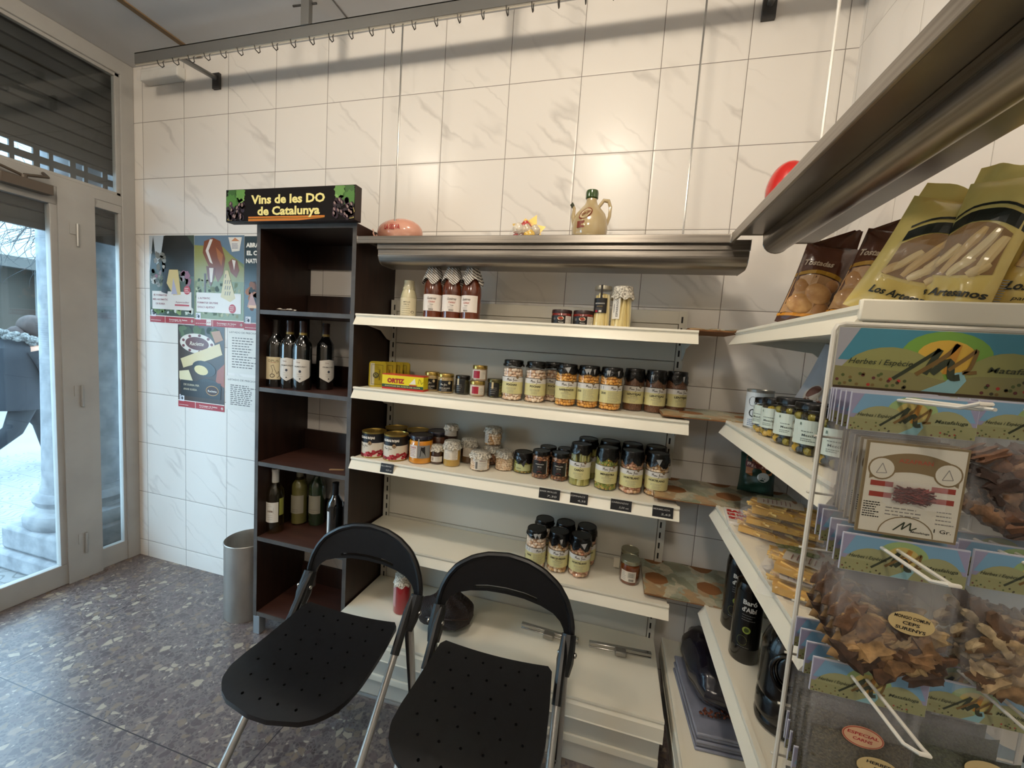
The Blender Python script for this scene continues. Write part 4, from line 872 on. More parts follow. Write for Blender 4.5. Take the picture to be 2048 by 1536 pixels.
bean_tin('large tin of red beans labelled ALUBIAS ROJAS, front left', 1.667, -.222, S3, rot=-.35)
bean_tin('large tin of red beans labelled ALUBIAS ROJAS, front right beside the orange jar', 1.771, -.220, S3, rot=-.18)
bean_tin('large tin in the row behind, its gold top showing, left one', 1.706, -.108, S3)
bean_tin('large tin in the row behind, its gold top showing, right one', 1.810, -.102, S3)
ORG = noisy('orange_fruit', '#C97A10', '#E09A22', 18, .2, 0, 2, coat=.7)
def lab(F, r, h):
    F.rect(-.050, -.012, .026, .078, P('#DDD6CC', .5), 0, 9); F.text('CAZA', -.030, .069, .009, RED, 2, w=.028, bold=.03); F.lines(-.046, -.016, .034, .060, 5, .002, P('#9A4A3C', .5))
    F.rect(-.011, .045, .026, .078, P('#8E8E8C', .4, .3), 0, 10); F.poly([(.0, .03), (.004, .072), (.012, .07), (.02, .074), (.022, .045), (.026, .03), (.014, .05)], INK, 1); F.rect(-.009, -.003, .078, .106, P('#A7A6A2', .3, .4), 1)
G6 = 'orange fruit jars with dark lids'
t = sjar('large jar of orange fruit in syrup with dark lid and red lettered label', 1.882, -.21, S3, .0485, .115, None, lab, lid=P('#1E1C2A', .25), group=G6, fm=ORG, rot=.1)
sjar('large jar of orange fruit with dark lid in the row behind', 1.91, -.105, S3, .0485, .115, None, None, lid=P('#1E1C2A', .25), group=G6, fm=P('#5A2E10', .25, coat=.6))
G7 = 'small jars with lace covers on the third shelf'
def lw(F, r, h): F.rect(-.024, .028, .012, .034, P('#D8CFC2', .5), 0, 10); F.rect(-.018, -.010, .016, .030, P('#7E7468', .5), 1); F.lines(-.004, .024, .016, .030, 4, .0012, GREY)
sjar('little brown jar with a lace cover, in front of the orange jar row', 1.951, -.20, S3, .0275, .078, None, lw, group=G7, fm=P('#3E2114', .25, coat=.5))
def ly(F, r, h): F.rect(-.030, .036, .030, .072, P('#DCD2C2', .5), 0, 12); F.rect(-.028, -.008, .060, .064, P('#A36B4C', .5), 1); F.lines(-.024, .008, .036, .054, 4, .0012, GREY); F.lines(.012, .034, .034, .068, 7, .001, INK)
YEL = noisy('yellow_jam', '#A9822E', '#C9A14A', 12, .3, coat=.5)
sjar('yellow jam jar with a lace cover and white label, front one', 2.015, -.195, S3, .0355, .103, None, ly, group=G7, fm=YEL, rot=-.15)
sjar('yellowish brown jar with a lace cover behind the yellow jam jar', 2.060, -.118, S3, .0345, .100, None, ly, group=G7, fm=P('#6A4A2A', .3, coat=.5), rot=.2)
def lb_(F, r, h): F.rect(-.030, .030, .028, .056, P('#BDB5A8', .5), 0, 12); F.lines(-.012, .022, .034, .050, 4, .0012, GREY)
sjar('dark brown jar with a lace cover standing behind, at the bottom of a stack', 1.972, -.112, S3, .030, .075, None, None, group=G7, fm=P('#2E1A12', .3, coat=.5))
sjar('dark brown jar with a lace cover stacked on another at the back', 1.972, -.112, S3+.0765, .030, .075, None, lb_, group=G7, fm=P('#2E1A12', .3, coat=.5))
def lg(F, r, h): F.rect(-.010, .044, .008, .052, P('#DDD7CC', .5), 0, 12); F.text('TENDRE', .022, .044, .006, P('#7A3A33', .5), 2, w=.028); F.lines(.006, .042, .012, .036, 6, .0012, GREY); [F.rect(-.006+k*.0011, -.0053+k*.0011, .012, .040, INK, 2) for k in range(8)]
sjar('short jar of pale beans with a bright lace cover and white label', 2.138, -.195, S3, .0405, .075, 'blancas', lg, group=G7, rot=-.15)
sjar('jar with a lace cover at the bottom of a stack, behind the pale orange beans', 2.158, -.098, S3, .038, .080, 'setas', None, group=G7)
def ls(F, r, h): F.rect(-.045, -.022, .012, .056, P('#C9C3B8', .5), 0, 6); F.lines(-.043, -.026, .02, .05, 5, .0012, GREY)
sjar('jar of greenish beans with a lace cover, on top of a stack', 2.158, -.098, S3+.0815, .037, .078, 'alubia_mix', ls, group=G7, rot=.1)
sjar('short jar of white beans with a lace cover, beside the stack', 2.228, -.150, S3, .0385, .078, 'blancas', None, group=G7)
def lo(F, r, h): F.rect(-.03, .036, .014, .040, P('#B9BD8A', .5), 0, 12); F.text('VERDE', -.014, .024, .006, INK, 2, w=.02)
t = sjar('short jar of green olives with black lid and torn black seal', 2.306, -.148, S3, .0385, .084, 'guisantes', lo, lid=M['blk'])
part('olskirt', 'seal_film', t, skirt_fn(.0385, .080, .030, M['blkfilm'], 5))
b = MB(); b.add([on_cyl(.040)(u, v, 2) for u, v in ((-.02, .062), (.018, .062), (.006, .030))], [(0, 1, 2)], P('#2B2A30', .5)); b.build('seal_flap', t, smooth=0)
def lm(F, r, h):
    F.rect(-.034, .028, .022, .074, P('#12100F', .4), 0, 12); F.text('PARRILLADA', -.002, .060, .006, WHT, 2, w=.032); F.text('SETAS', -.002, .050, .0055, WHT, 2, w=.016); F.lines(-.012, .01, .038, .043, 2, .001, GREY); F.rect(.026, .029, .022, .074, P('#C9C3B8', .5), 1)
    F.stroke([(-.012, .028), (-.002, .033), (.008, .028)], .001, P('#A03A34', .5)); F.stroke([(-.006, .068), (-.002, .071), (.002, .068)], .001, P('#A03A34', .5))
G8 = 'narrow mushroom jars with black labels'
for x, y, lb in ((2.384, -.182, 'narrow mushroom jar with black label, front left of four'), (2.458, -.176, 'narrow mushroom jar with black label, front right of four'), (2.398, -.105, 'narrow mushroom jar in the row behind, left one'), (2.470, -.100, 'narrow mushroom jar in the row behind, right one')):
    sjar(lb, x, y, S3, .0345, .108, 'setas', lm, lid=P('#0E0D0D', .25), group=G8, rot=.0)
# shelf 4 honey, base shelf things
def lh(F, r, h): F.rect(-.038, .020, .014, .054, P('#DAD2C4', .5), 0, 12); F.lines(-.034, -.016, .022, .048, 5, .0015, GREY); F.rect(-.010, .016, .030, .050, P('#BDB8AC', .5), 1, 4); F.lines(-.008, .014, .034, .048, 5, .001, INK); [F.rect(-.006+k*.0018, -.005+k*.0018, .017, .026, INK, 2) for k in range(10)]
HON = P('#6E3410', .2, coat=.8)
G9 = 'two honey jars on the fourth shelf'
HL = P('#A7A389', .3, .7)
sjar('honey jar with a pale green metal lid, the front one', 2.752, -.178, S4, .0365, .090, None, lh, lid=HL, group=G9, fm=HON, rot=.1)
t = sjar('honey jar with a pale green metal lid and a paper tag, the one behind', 2.752, -.100, S4, .0345, .088, None, None, lid=HL, group=G9, fm=P('#57483A', .3, coat=.6))
b = MB(); b.box(-.058, -.036, -.02, -.019, .01, .05, P('#D8D2C0', .6)); b.build('paper_tag', t)
t = thing('ketchup_jar', 'tall jar of red sauce with a lace cover on the bottom shelf', 'jar', (1.838, -.232, SB), .2)
b = MB(); b.lathe([(.030, 0), (.0355, .006), (.036, .09), (.034, .13), (.031, .15)], GL, 28, cap=False); b.build('glass', t)
b = MB(); liquid(b, .0345, .002, .128, P('#9E1420', .3, coat=.6)); b.build('contents', t)
b = MB(); cloth_fn(.034, .168, None, .16)(b); b.build('cloth_cover', t)
F = Flat(); F.rect(-.05, -.018, .035, .12, P('#B98A88', .5), 0, 8); b = MB(); F.emit(b, on_cyl(.036)); b.build('paper_label', t, smooth=0)
# woven dark bag
kn = NT('dark_woven'); vec, q = kn.xyz('Generated'); vv = kn.node('ShaderNodeTexWave', i_Scale=16.0, i_Distortion=2.0); kn.link(vec, vv.inputs['Vector']); w2 = kn.node('ShaderNodeTexWave', bands_direction='Z', i_Scale=16.0, i_Distortion=2.0); kn.link(vec, w2.inputs['Vector'])
mm = kn.math('MULTIPLY', vv.outputs[1], w2.outputs[1]); kn.link(kn.mix(mm, '#171010', '#4A3630'), kn.b.inputs['Base Color']); kn.b.inputs['Roughness'].default_value = .5; kn.bump(mm, .8, .006)
t = thing('woven_bag', 'slouched dark brown woven bag lying on the bottom shelf behind the chairs', 'bag', (2.055, -.245, SB), .15)
b = MB(); b.ball((0, 0, .066), (.115, .085, .068), kn.m, 28, 18, fn=lambda v: v*(1+.10*math.sin(v.x*5+v.z*3)+.05*math.sin(v.y*9+v.x*7)) if v.z > -.5 else Vector((v.x, v.y, max(v.z, -.93)))); b.build('bag', t)
b = MB(); b.tube([(-.09, -.055, .06), (-.03, -.088, .085), (.04, -.09, .088), (.095, -.05, .07)], .004, P('#2E201C', .5), 6); b.build('zip', t)
b = MB(); b.tube([(-.05, -.06, .115), (-.03, -.10, .09), (-.04, -.10, .03), (-.02, -.09, .01)], .006, P('#2A1D19', .5), 6); b.build('strap', t)
for i, (x, y, rz, lb) in enumerate(((2.468, -.16, -.07, 'chrome bar clip lying on the bottom shelf, left one'), (2.745, -.155, .08, 'chrome bar clip lying on the bottom shelf, right one'))):
    t = thing('chrome_clip', lb, 'clip', (x, y, SB), rz, 'chrome bar clips on the bottom shelf')
    part('clipbar', 'bar', t, lambda b: (b.box(-.118, .118, -.008, .008, .006, .020, M['chrome']), b.box(-.118, .118, -.010, .004, 0, .006, M['chrome'])), bevel=.002); part('clipgrip', 'grip', t, lambda b: (b.box(-.02, .022, -.036, -.006, .004, .024, P('#9A958C', .3, .6)),), bevel=.004)
# price tags
G10 = 'black chalk price tags on the third shelf rail'
for x, w, a, c, lb in ((1.782, .058, 'ALUBIAS', '4,25 un', 'under the bean tins'), (2.443, .076, 'BARR MOLLES', '7,30', 'under the mushroom jars'), (2.549, .062, 'ESPINACS', '4,35', 'under the green stalk jar'), (2.693, .070, 'GARBANZOS', '3,50 un', 'under the first pink bean jar'), (2.829, .066, 'MERMELADA', '2,65', 'at the right end of the rail')):
    t = thing('price_tag', 'small black chalk price tag clipped '+lb, 'tag', (x, -.3035, S3-.0365), 0, G10)
    b = MB(); b.box(-w/2, w/2, -.0012, 0, 0, .036, P('#17171A', .5)); b.build('card', t).rotation_euler = (R(-12), 0, 0)
    F = Flat(); CH = P('#B9B6B0', .6); F.text(a, -.004, .026, .0075, CH, 1, w=w*.8, shear=.2); F.text(c, .010, .011, .009, CH, 1, w=w*.45, shear=.25)
    b = MB(); F.emit(b, on_front(-.0013)); b.build('chalk_writing', t, smooth=0).rotation_euler = (R(-12), 0, 0)
# ================================================================ WINE BOTTLES
def wine(label, x, y, z, glass, h=.30, r=.0375, lab=None, foil='#1A1210', cat='bottle', group=None, rot=0, band=None, cap=None):
    t = thing('wine_bottle', label, cat, (x, y, z), face(x, y)*.5+rot, group)
    k = h/.30
    part(('wb', str(glass), h, r), 'glass', t, lambda b: b.lathe([(r*.7, .004), (r*.95, 0), (r, .006), (r, .185*k), (r*.93, .205*k), (r*.6, .225*k), (r*.40, .240*k), (r*.37, .262*k), (r*.37, h-.004)], glass, 32))
    part(('foil', foil, h, r), 'foil_capsule', t, lambda b: b.lathe([(r*.41, .236*k), (r*.40, .262*k), (r*.40, h-.016), (r*.43, h-.014), (r*.43, h), (r*.1, h+.0005)], P(foil, .4), 24))
    if lab:
        F = Flat(); lab(F, r); b = MB(); F.emit(b, on_cyl(r)); b.build('paper_label', t, smooth=0)
    if band: part(('bd', band, r), 'neck_band', t, lambda b: b.lathe([(r*.42, .240*k), (r*.42, .250*k)], P(band, .4), 24, cap=False))
    return t
DG = P('#060807', .07, coat=1, spec=.8); ZB = TOPS[3]
def l1(F, r):
    F.rect(-.045, .040, .035, .135, P('#D8CBA6', .5), 0, 14); F.text('OPUS', -.004, .118, .015, P('#6E6145', .5), 2, w=.045); F.stroke([(-.012, .045), (-.004, .075), (-.012, .095), (-.002, .1), (.004, .078), (.012, .06), (.018, .072), (.022, .052), (.012, .042)], .0018, P('#4A3526', .5)); F.ell(-.006, .052, .010, .009, P('#4A3526', .5), 2, 14); F.ell(-.006, .052, .007, .006, P('#D8CBA6', .5), 3, 12); F.lines(-.014, .014, .106, .110, 1, .0015, RED)
wine('dark wine bottle with a cream label and black capsule, leftmost of four', 1.148, -.222, ZB, DG, lab=l1, group='four wine bottles standing in the second compartment', foil='#1C1512', rot=.2)
def l2(F, r):
    F.poly([(-.040, .055), (0, .030), (.040, .055), (.040, .128), (0, .138), (-.040, .128)][:0] or [(-.001, .05), (.001, .05), (.001, .051)], WHT, 0)
    n = 12
    for k in range(n):
        a, c = -.040+.08*k/n, -.040+.08*(k+1)/n; lo = lambda u: .034+.022*abs(u)/.04; F.add([(a, lo(a)), (c, lo(c)), (c, .137-.006*abs(c)/.04), (a, .137-.006*abs(a)/.04)], [(0, 1, 2, 3)], P('#D9D6CF', .5), 0)
    F.text('Camp', -.008, .122, .008, P('#8A6A5A', .5), 2, w=.016, shear=.2); F.text('PRIMAVEJO', .0, .103, .008, INK, 2, w=.050); F.ell(0, .082, .005, .006, P('#3A4252', .5), 2, 12); F.lines(-.012, .014, .060, .070, 2, .001, GREY); F.ell(0, .050, .003, .003, INK, 2, 8)
for i, (x, y, lb) in enumerate(((1.220, -.218, 'second from the left of the four wine bottles, white shield label'), (1.297, -.226, 'third from the left of the four wine bottles, white shield label'), (1.350, -.148, 'rightmost and rear of the four wine bottles, pale shield label'))):
    wine(lb, x, y, ZB, DG, lab=l2, group='four wine bottles standing in the second compartment', foil='#2A1511', band='#8E7A3C', rot=[.05, .1, .75][i])
ZL = TOPS[1]
WWG = film('clear_wine_glass', (.97, .97, .90), .03, 1.0); CL = P('#7C7748', .12, coat=.8)
def l3(F, r): F.rect(-.044, .018, .055, .150, P('#DCDAD2', .5), 0, 12); F.text('nia', -.016, .110, .014, P('#7E6A5C', .5), 2, w=.024, bold=.03); F.stroke([(-.03, .098), (-.002, .098), (-.002, .124), (-.03, .124), (-.03, .098)], .0006, GREY); F.lines(-.034, .0, .07, .09, 3, .001, GREY); F.lines(-.034, .0, .132, .14, 2, .001, GREY); F.rect(.022, .046, .085, .165, P('#9FA24A', .5), 0, 5)
t = wine('white wine bottle with white cap and white label, front left of the lower compartment', 1.150, -.215, ZL, WWG, lab=l3, foil='#D6D6D2', group=None, rot=.25)
b = MB(); b.lathe([(.020, .006), (.0355, .008), (.0355, .183), (.033, .203), (.02, .222)], film('white_wine', (.93, .92, .70), .03, 1.0), 28); b.build('wine', t)
def l4(F, r): F.rect(-.04, .028, .060, .150, P('#A9A492', .5), 0, 12); F.lines(-.03, .015, .07, .08, 2, .002, GREY)
t = wine('white wine bottle with pale label standing behind the white capped one', 1.185, -.105, ZL, WWG, lab=l4, foil='#8E8A78', rot=.1)
b = MB(); b.lathe([(.020, .006), (.0355, .008), (.0355, .183), (.033, .203), (.02, .222)], CL, 28); b.build('wine', t)
wine('dim white wine bottle at the back of the lower compartment', 1.262, -.075, ZL, P('#2E3F2A', .1, coat=1), lab=l4, foil='#26302A')
def l5(F, r): F.rect(-.044, -.030, .02, .15, P('#D9D9D6', .5), 0, 4)
wine('slim black wine bottle at the right side of the lower compartment', 1.462, -.195, ZL, DG, h=.275, r=.034, lab=l5, foil='#0D0C0D', rot=.4)
# ================================================================ ON THE STEEL SHELF
ZS = 1.7972
t = thing('ham_sausage', 'pink vacuum packed cooked ham lettered LA SELVA at the left of the steel shelf', 'ham', (1.705, -.15, ZS), .1); t.scale = (1, 1, 1.25)
HM = noisy('pink_ham', '#C98A74', '#DDA791', 9, .22, .15, 3, coat=.5)
b = MB(); b.ball((0, 0, .044), (.098, .062, .044), HM, 32, 20, fn=lambda v: Vector((v.x, v.y, max(v.z, -.96)))*(1+.04*math.sin(v.x*3))); b.build('ham', t)
b = MB(); b.grid(lambda u, v: (-.088-.024*u, (v-.5)*.10*(1-.5*u)+.004*math.sin(u*9), .012+.035*u*(1-.3*v)+.006*math.sin(v*14)), 6, 12, P('#D3A38E', .25, coat=.5)); b.build('film_tail', t)
F = Flat(); F.text('LA SELVA', -.006, .050, .022, P('#A81C16', .5), 2, w=.070, bold=.03); F.lines(-.018, .014, .062, .062, 1, .001, RED)
b = MB()
def onham(u, v, l):
    x = u/.098; zz = (v-.044)/.044; yy = -.0625*math.sqrt(max(.0, 1-x*x-zz*zz))*(1+.04*math.sin(x*3))-.0030; return (u, yy, v)
F.emit(b, onham); b.build('red_lettering', t, smooth=0)
b = MB(); b.grid(lambda u, v: ((u-.5)*.075, (v-.5)*.06, .012+.012*math.sin(u*7+v*3)+.008*math.sin(v*9)), 14, 10, P('#0B0909', .3)); o = b.build('black_plastic_bag'); tag(o, 'crumpled black plastic beside the pink ham on the steel shelf', 'bag'); o.location = (1.655, -.125, ZS)
t = thing('sweets_packet', 'small clear packet of wrapped sweets with gold crimped corners on the steel shelf', 'packet', (2.255, -.15, ZS), .1); t.scale = (1.1, 1.1, 1.2)
b = MB(); rs = random.Random(8)
for k, (px, pz, col) in enumerate(((-.035, .018, '#A3181E'), (-.012, .020, '#C9302A'), (.018, .018, '#D9DCE2'), (.042, .018, '#2C5FA0'), (-.028, .052, '#D8CDB8'), (.0, .050, '#C9B79A'), (.028, .052, '#D2C7B4'), (.012, .034, '#D9B02A'), (-.004, .062, '#B3251C'))):
    b.ball((px, rs.uniform(-.012, .008), pz), (.021, .016, .018), P(col, .25, coat=.5), 10, 7, fn=lambda v: v*(1+.12*math.sin(v.x*9+v.z*7)))
b.build('sweets', t)
b = MB(); GC = P('#C9A85A', .3, .4)
for ang, L in ((150, .062), (62, .068), (20, .070), (100, .05), (-8, .058)):
    a = R(ang); c = Vector((0, .004, .04)); d = Vector((math.cos(a), 0, math.sin(a))); n_ = Vector((-math.sin(a), 0, math.cos(a)))
    b.add([tuple(c+d*.03+n_*.022), tuple(c+d*.03-n_*.022), tuple(c+d*L)], [(0, 1, 2)], GC); b.add([tuple(c+d*.03+n_*.022+Vector((0, .004, 0))), tuple(c+d*L), tuple(c+d*.03-n_*.022+Vector((0, .004, 0)))], [(0, 1, 2)], GC)
b.build('gold_corners', t, smooth=0)
b = MB(); b.ball((0, 0, .037), (.062, .03, .037), M['bagfilm'], 16, 10, fn=lambda v: Vector((v.x, v.y, max(v.z, -.95)))); b.build('clear_film', t)
t = thing('ceramic_jug', 'beige glazed ceramic oil jug with green neck, spout and handle on the steel shelf', 'jug', (2.494, -.15, ZS), .1); t.scale = (.93, .93, 1.2)
CE = noisy('beige_glaze', '#A89268', '#C2AE84', 7, .12, 0, 3, coat=.8)
b = MB(); b.lathe([(.048, 0), (.058, .006), (.069, .030), (.072, .050), (.069, .072), (.060, .092), (.043, .109), (.027, .122), (.021, .135), (.021, .145)], CE, 40, rf=lambda r, z, t: (r*(1+.012*math.sin(t*9)), z)); b.build('body', t)
b = MB(); b.lathe([(.0215, .140), (.025, .143), (.0255, .158), (.0235, .165), (.018, .166), (.016, .16), (.004, .158)], P('#2E4A18', .15, coat=.7), 30); b.build('green_rim', t)
b = MB(); b.tube([(.030, 0, .118), (.048, 0, .138), (.066, 0, .136), (.075, 0, .118), (.074, 0, .09), (.064, 0, .062)], [.006, .0065, .007, .007, .0065, .006], CE, 10); b.build('handle', t)
b = MB(); b.tube([(-.058, -.01, .06), (-.068, -.015, .085), (-.066, -.018, .108), (-.074, -.02, .118)], [.012, .009, .0065, .006], CE, 10); b.tube([(-.070, -.019, .113), (-.078, -.021, .122)], .007, P('#3A4030', .3), 8); b.build('spout', t)
F = Flat(); BR = P('#7A3018', .35); F.ell(-.018, .085, .026, .016, BR, 1, 24, .5); F.ell(-.018, .085, .022, .012, P('#C4B08A', .35), 2, 22, .5); F.text('CAN JAN', -.017, .086, .011, BR, 3, w=.034, rot=.35, bold=.03); F.rect(-.045, -.018, .042, .062, BR, 1, 6)
b = MB()
def onjug(u, v, l):
    rr = interp([(0, .048), (.006, .058), (.030, .069), (.050, .072), (.072, .069), (.092, .060), (.109, .043), (.122, .027)], v)*1.015+.0004*l; return (rr*math.sin(u/.06), -rr*math.cos(u/.06), v)
F.emit(b, onjug); b.build('maker_mark', t, smooth=0)
b = MB(); b.ball((0, 0, .085), (.055, .055, .085), P('#C41A10', .25, coat=.5), 28, 18, fn=lambda v: Vector((v.x, v.y, max(v.z, -.9)))*(1-.12*max(0, v.z))); o = b.build('red_ball'); tag(o, 'glossy round red object on the right steel shelf, mostly hidden by its edge', 'ornament'); o.location = (3.05, -.40, 1.8)
# ================================================================ POSTERS AND PRICE LISTS
def foot(F, x0, x1, z0, split=.35):
    F.rect(x0, x1, z0, z0+.035, P('#A3202A', .45), 1); xs = x0+(x1-x0)*split; F.rect(xs-.0015, xs+.0015, z0, z0+.035, WHT, 2); F.rect(x0, x1, z0+.035, z0+.039, WHT, 2)
    F.text('Formatges de Suïssa', (xs+x1)/2-.01, z0+.020, .010, WHT, 2, w=(x1-xs)*.62, bold=.02); F.lines(xs+.03, x1-.05, z0+.01, z0+.01, 1, .0018, WHT); F.lines(x0+.008, xs-.02, z0+.012, z0+.012, 1, .0025, WHT)
    F.rect(x1-.024, x1-.008, z0+.015, z0+.020, WHT, 3); F.rect(x1-.0185, x1-.0135, z0+.0095, z0+.0255, WHT, 3)
    F.rect(x0+.010, x0+.045, z0+.033, z0+.070, P('#D9D9DE', .5), 4); F.stroke([(x0+.016, z0+.04), (x0+.016, z0+.062), (x0+.028, z0+.062)], .003, P('#4A4E66', .5), 5); F.ell(x0+.030, z0+.05, .008, .009, P('#30343F', .5), 5, 10)
def blobs(F, seed, n, x0, x1, z0, z1, cols, r0, r1, l0=1, asp=1.0):
    rr = random.Random(seed)
    for k in range(n):
        r = rr.uniform(r0, r1); cx, cy = rr.uniform(x0+r, x1-r), rr.uniform(z0+r, z1-r); pts = []
        m_ = 9
        for j in range(m_): a = 2*PI*j/m_; q = r*rr.uniform(.6, 1.15); pts.append((min(x1, max(x0, cx+q*math.cos(a))), min(z1, max(z0, cy+asp*q*math.sin(a)))))
        F.poly(pts, P(rr.choice(cols), .5), l0+k % 4)
GLS = dict(rough=.28)
def poster(name, label, x0, x1, z0, z1, draw, cat='poster', group='Swiss cheese posters on the tiled wall'):
    t = thing(name, label, cat, (0, -.0005, 0), 0, group)
    b = MB(); b.box(x0, x1, -.0012, 0, z0, z1, P('#D8D4CB', .4)); b.build('sheet', t, smooth=0)
    F = Flat(); draw(F, x0, x1, z0, z1); b = MB(); F.emit(b, on_front(-.0013, .00012)); b.build('print', t, smooth=0); return t
def p1(F, x0, x1, z0, z1):
    D = '#1C2521'; F.rect(x0, x1, z0+.039, z1, P('#3B4A3C', .3), 0); F.poly([(x0, z1), (x0+.12, z1), (x0+.08, z1-.14), (x0, z1-.2)], P('#B5BEC4', .3), 1)
    F.poly([(x0+.11, z1-.002), (x1-.05, z1-.002), (x1, z1-.06), (x1, z1-.22), (x0+.1, z1-.22), (x0+.09, z1-.1)], P('#1E1F1D', .3), 2)
    for k, cx in enumerate((x0+.03, x0+.10)): F.poly([(cx-.03, z1-.2), (cx, z1-.005-.06*k), (cx+.03, z1-.2)], P(D, .3), 2)
    blobs(F, 1, 26, x0+.005, x0+.13, z1-.30, z1-.08, ['#8A8C88', '#B0B0AA', '#55564F', '#6E6B60'], .008, .022, 3)
    blobs(F, 2, 26, x0, x1, z0+.20, z1-.18, ['#6A705C', '#4B5543', '#8A7F84', '#8C5A6C', '#3A4436'], .01, .026, 3)
    blobs(F, 3, 22, x0, x1, z0+.042, z0+.095, ['#5C7A3A', '#7E9454', '#C6CBC0', '#34482A'], .008, .02, 3)
    F.rect(x0+.02, x1-.018, z0+.075, z0+.175, P('#D6CFC8', .3), 8)
    F.poly([(x0+.09, z0+.17), (x0+.115, z0+.30), (x0+.16, z0+.30), (x0+.135, z0+.16)], P('#2A2A30', .3), 9); F.poly([(x0+.13, z0+.22), (x0+.15, z0+.295), (x0+.215, z0+.295), (x0+.235, z0+.16), (x0+.18, z0+.155)], P('#CDB67A', .3), 10); F.poly([(x0+.165, z0+.16), (x0+.18, z0+.25), (x0+.21, z0+.16)], P('#A7A4B8', .3), 11)
    for k, s_ in enumerate(('EL FORMATGE', 'MES AROMATIC', 'DE SUISSA')): F.text(s_, x0+.082, z0+.153-.024*k, .013, P('#8A4A52', .4), 10, w=[.10, .115, .07][k], bold=.03)
    F.text('Appenzeller', x0+.245, z0+.118, .013, P('#7A2A32', .4), 10, w=.10); F.rect(x0+.19, x0+.295, z0+.097, z0+.106, P('#B3323C', .4), 10); F.ell(x0+.28, z0+.185, .024, .024, P('#B32B34', .4), 12, 20); F.lines(x0+.263, x0+.297, z0+.175, z0+.195, 3, .003, WHT, 13)
    foot(F, x0, x1, z0)
poster('cheese_poster', 'cheese poster with dark fir trees and a cheese wedge, leftmost of the upper row', .040, .370, 1.412, 1.892, p1)
def p2(F, x0, x1, z0, z1):
    F.rect(x0, x1, z0+.039, z1, P('#6E7A45', .3), 0); F.poly([(x0, z1), (x1, z1), (x1, z1-.15), (x0+.2, z1-.07), (x0, z1-.05)], P('#5E7486', .3), 1); F.poly([(x0, z1-.05), (x0+.2, z1-.06), (x1, z1-.17), (x1, z1-.24), (x0, z1-.24)], P('#8A8A48', .3), 2)
    blobs(F, 5, 60, x0, x1, z0+.05, z0+.26, ['#4B5A30', '#73805A', '#8E9672', '#39462A', '#A9AE8C'], .006, .02, 2)
    CO = P('#7A3E1C', .3); CW_ = P('#D9CFC4', .3)
    F.poly([(x0+.06, z1-.09), (x0+.07, z1-.03), (x0+.13, z1-.012), (x0+.18, z1-.03), (x0+.215, z1-.12), (x0+.20, z1-.2), (x0+.165, z1-.245), (x0+.14, z1-.2), (x0+.10, z1-.16)], CO, 6)
    F.poly([(x0+.11, z1-.02), (x0+.13, z1-.02), (x0+.10, z1-.08), (x0+.13, z1-.15), (x0+.11, z1-.14), (x0+.08, z1-.08)], CW_, 7); F.poly([(x0+.15, z1-.06), (x0+.20, z1-.10), (x0+.19, z1-.16), (x0+.165, z1-.12)], P('#A0602C', .3), 7)
    F.poly([(x0+.085, z1-.16), (x0+.15, z1-.17), (x0+.14, z1-.22), (x0+.115, z1-.27), (x0+.095, z1-.23)], P('#6A2E18', .3), 8); F.poly([(x0+.105, z1-.17), (x0+.135, z1-.17), (x0+.125, z1-.245), (x0+.112, z1-.245)], CW_, 9); F.poly([(x0+.07, z1-.2), (x0+.085, z1-.2), (x0+.08, z1-.31), (x0+.07, z1-.31)], P('#4A2A1A', .3), 7)
    F.poly([(x0+.235, z1-.14), (x0+.26, z1-.12), (x0+.295, z1-.13), (x0+.31, z1-.18), (x0+.29, z1-.22), (x0+.25, z1-.19)], CO, 6); F.poly([(x0+.26, z1-.125), (x0+.285, z1-.13), (x0+.275, z1-.18)], CW_, 7)
    F.poly([(x0+.235, z1-.01), (x0+.325, z1-.01), (x0+.31, z1-.08), (x0+.26, z1-.085)], P('#DAD3C8', .3), 8); F.poly([(x0+.255, z1-.03), (x0+.28, z1-.012), (x0+.31, z1-.03)], P('#C07A4A', .3), 9); F.lines(x0+.26, x0+.305, z1-.065, z1-.045, 3, .004, P('#44506A', .4), 9)
    F.rect(x0+.015, x1-.018, z0+.075, z0+.180, P('#D9D2CA', .3), 9)
    F.poly([(x0+.185, z0+.16), (x0+.215, z0+.30), (x0+.235, z0+.30), (x0+.285, z0+.155), (x0+.25, z0+.135)], P('#CDBA84', .3), 11); [F.stroke([(x0+.215+i*.015, z0+.17+j*.03), (x0+.220+i*.015, z0+.19+j*.03)], .005, P('#4A4238', .3), 12) for i in range(3) for j in range(3 if i else 4)]
    for k, s_ in enumerate(('L AUTENTIC', 'FORMATGE GRUYERE', 'DOLC I AJUSTAT')): F.text(s_, x0+[.07, .095, .085][k], z0+.150-.024*k, .013, P('#8A4A52', .4), 12, w=[.085, .145, .12][k], bold=.03)
    F.ell(x0+.265, z0+.100, .024, .024, P('#B32B34', .4), 12, 20); F.lines(x0+.248, x0+.282, z0+.09, z0+.11, 3, .003, WHT, 13); foot(F, x0, x1, z0, .38)
    F.rect(x0+.085, x0+.12, z0+.004, z0+.034, P('#D9D0C8', .4), 5); F.text('AOP', x0+.102, z0+.02, .012, RED, 6, w=.028)
poster('cheese_poster', 'cheese poster with a brown and white cow on a meadow, middle of the upper row', .372, .712, 1.408, 1.890, p2)
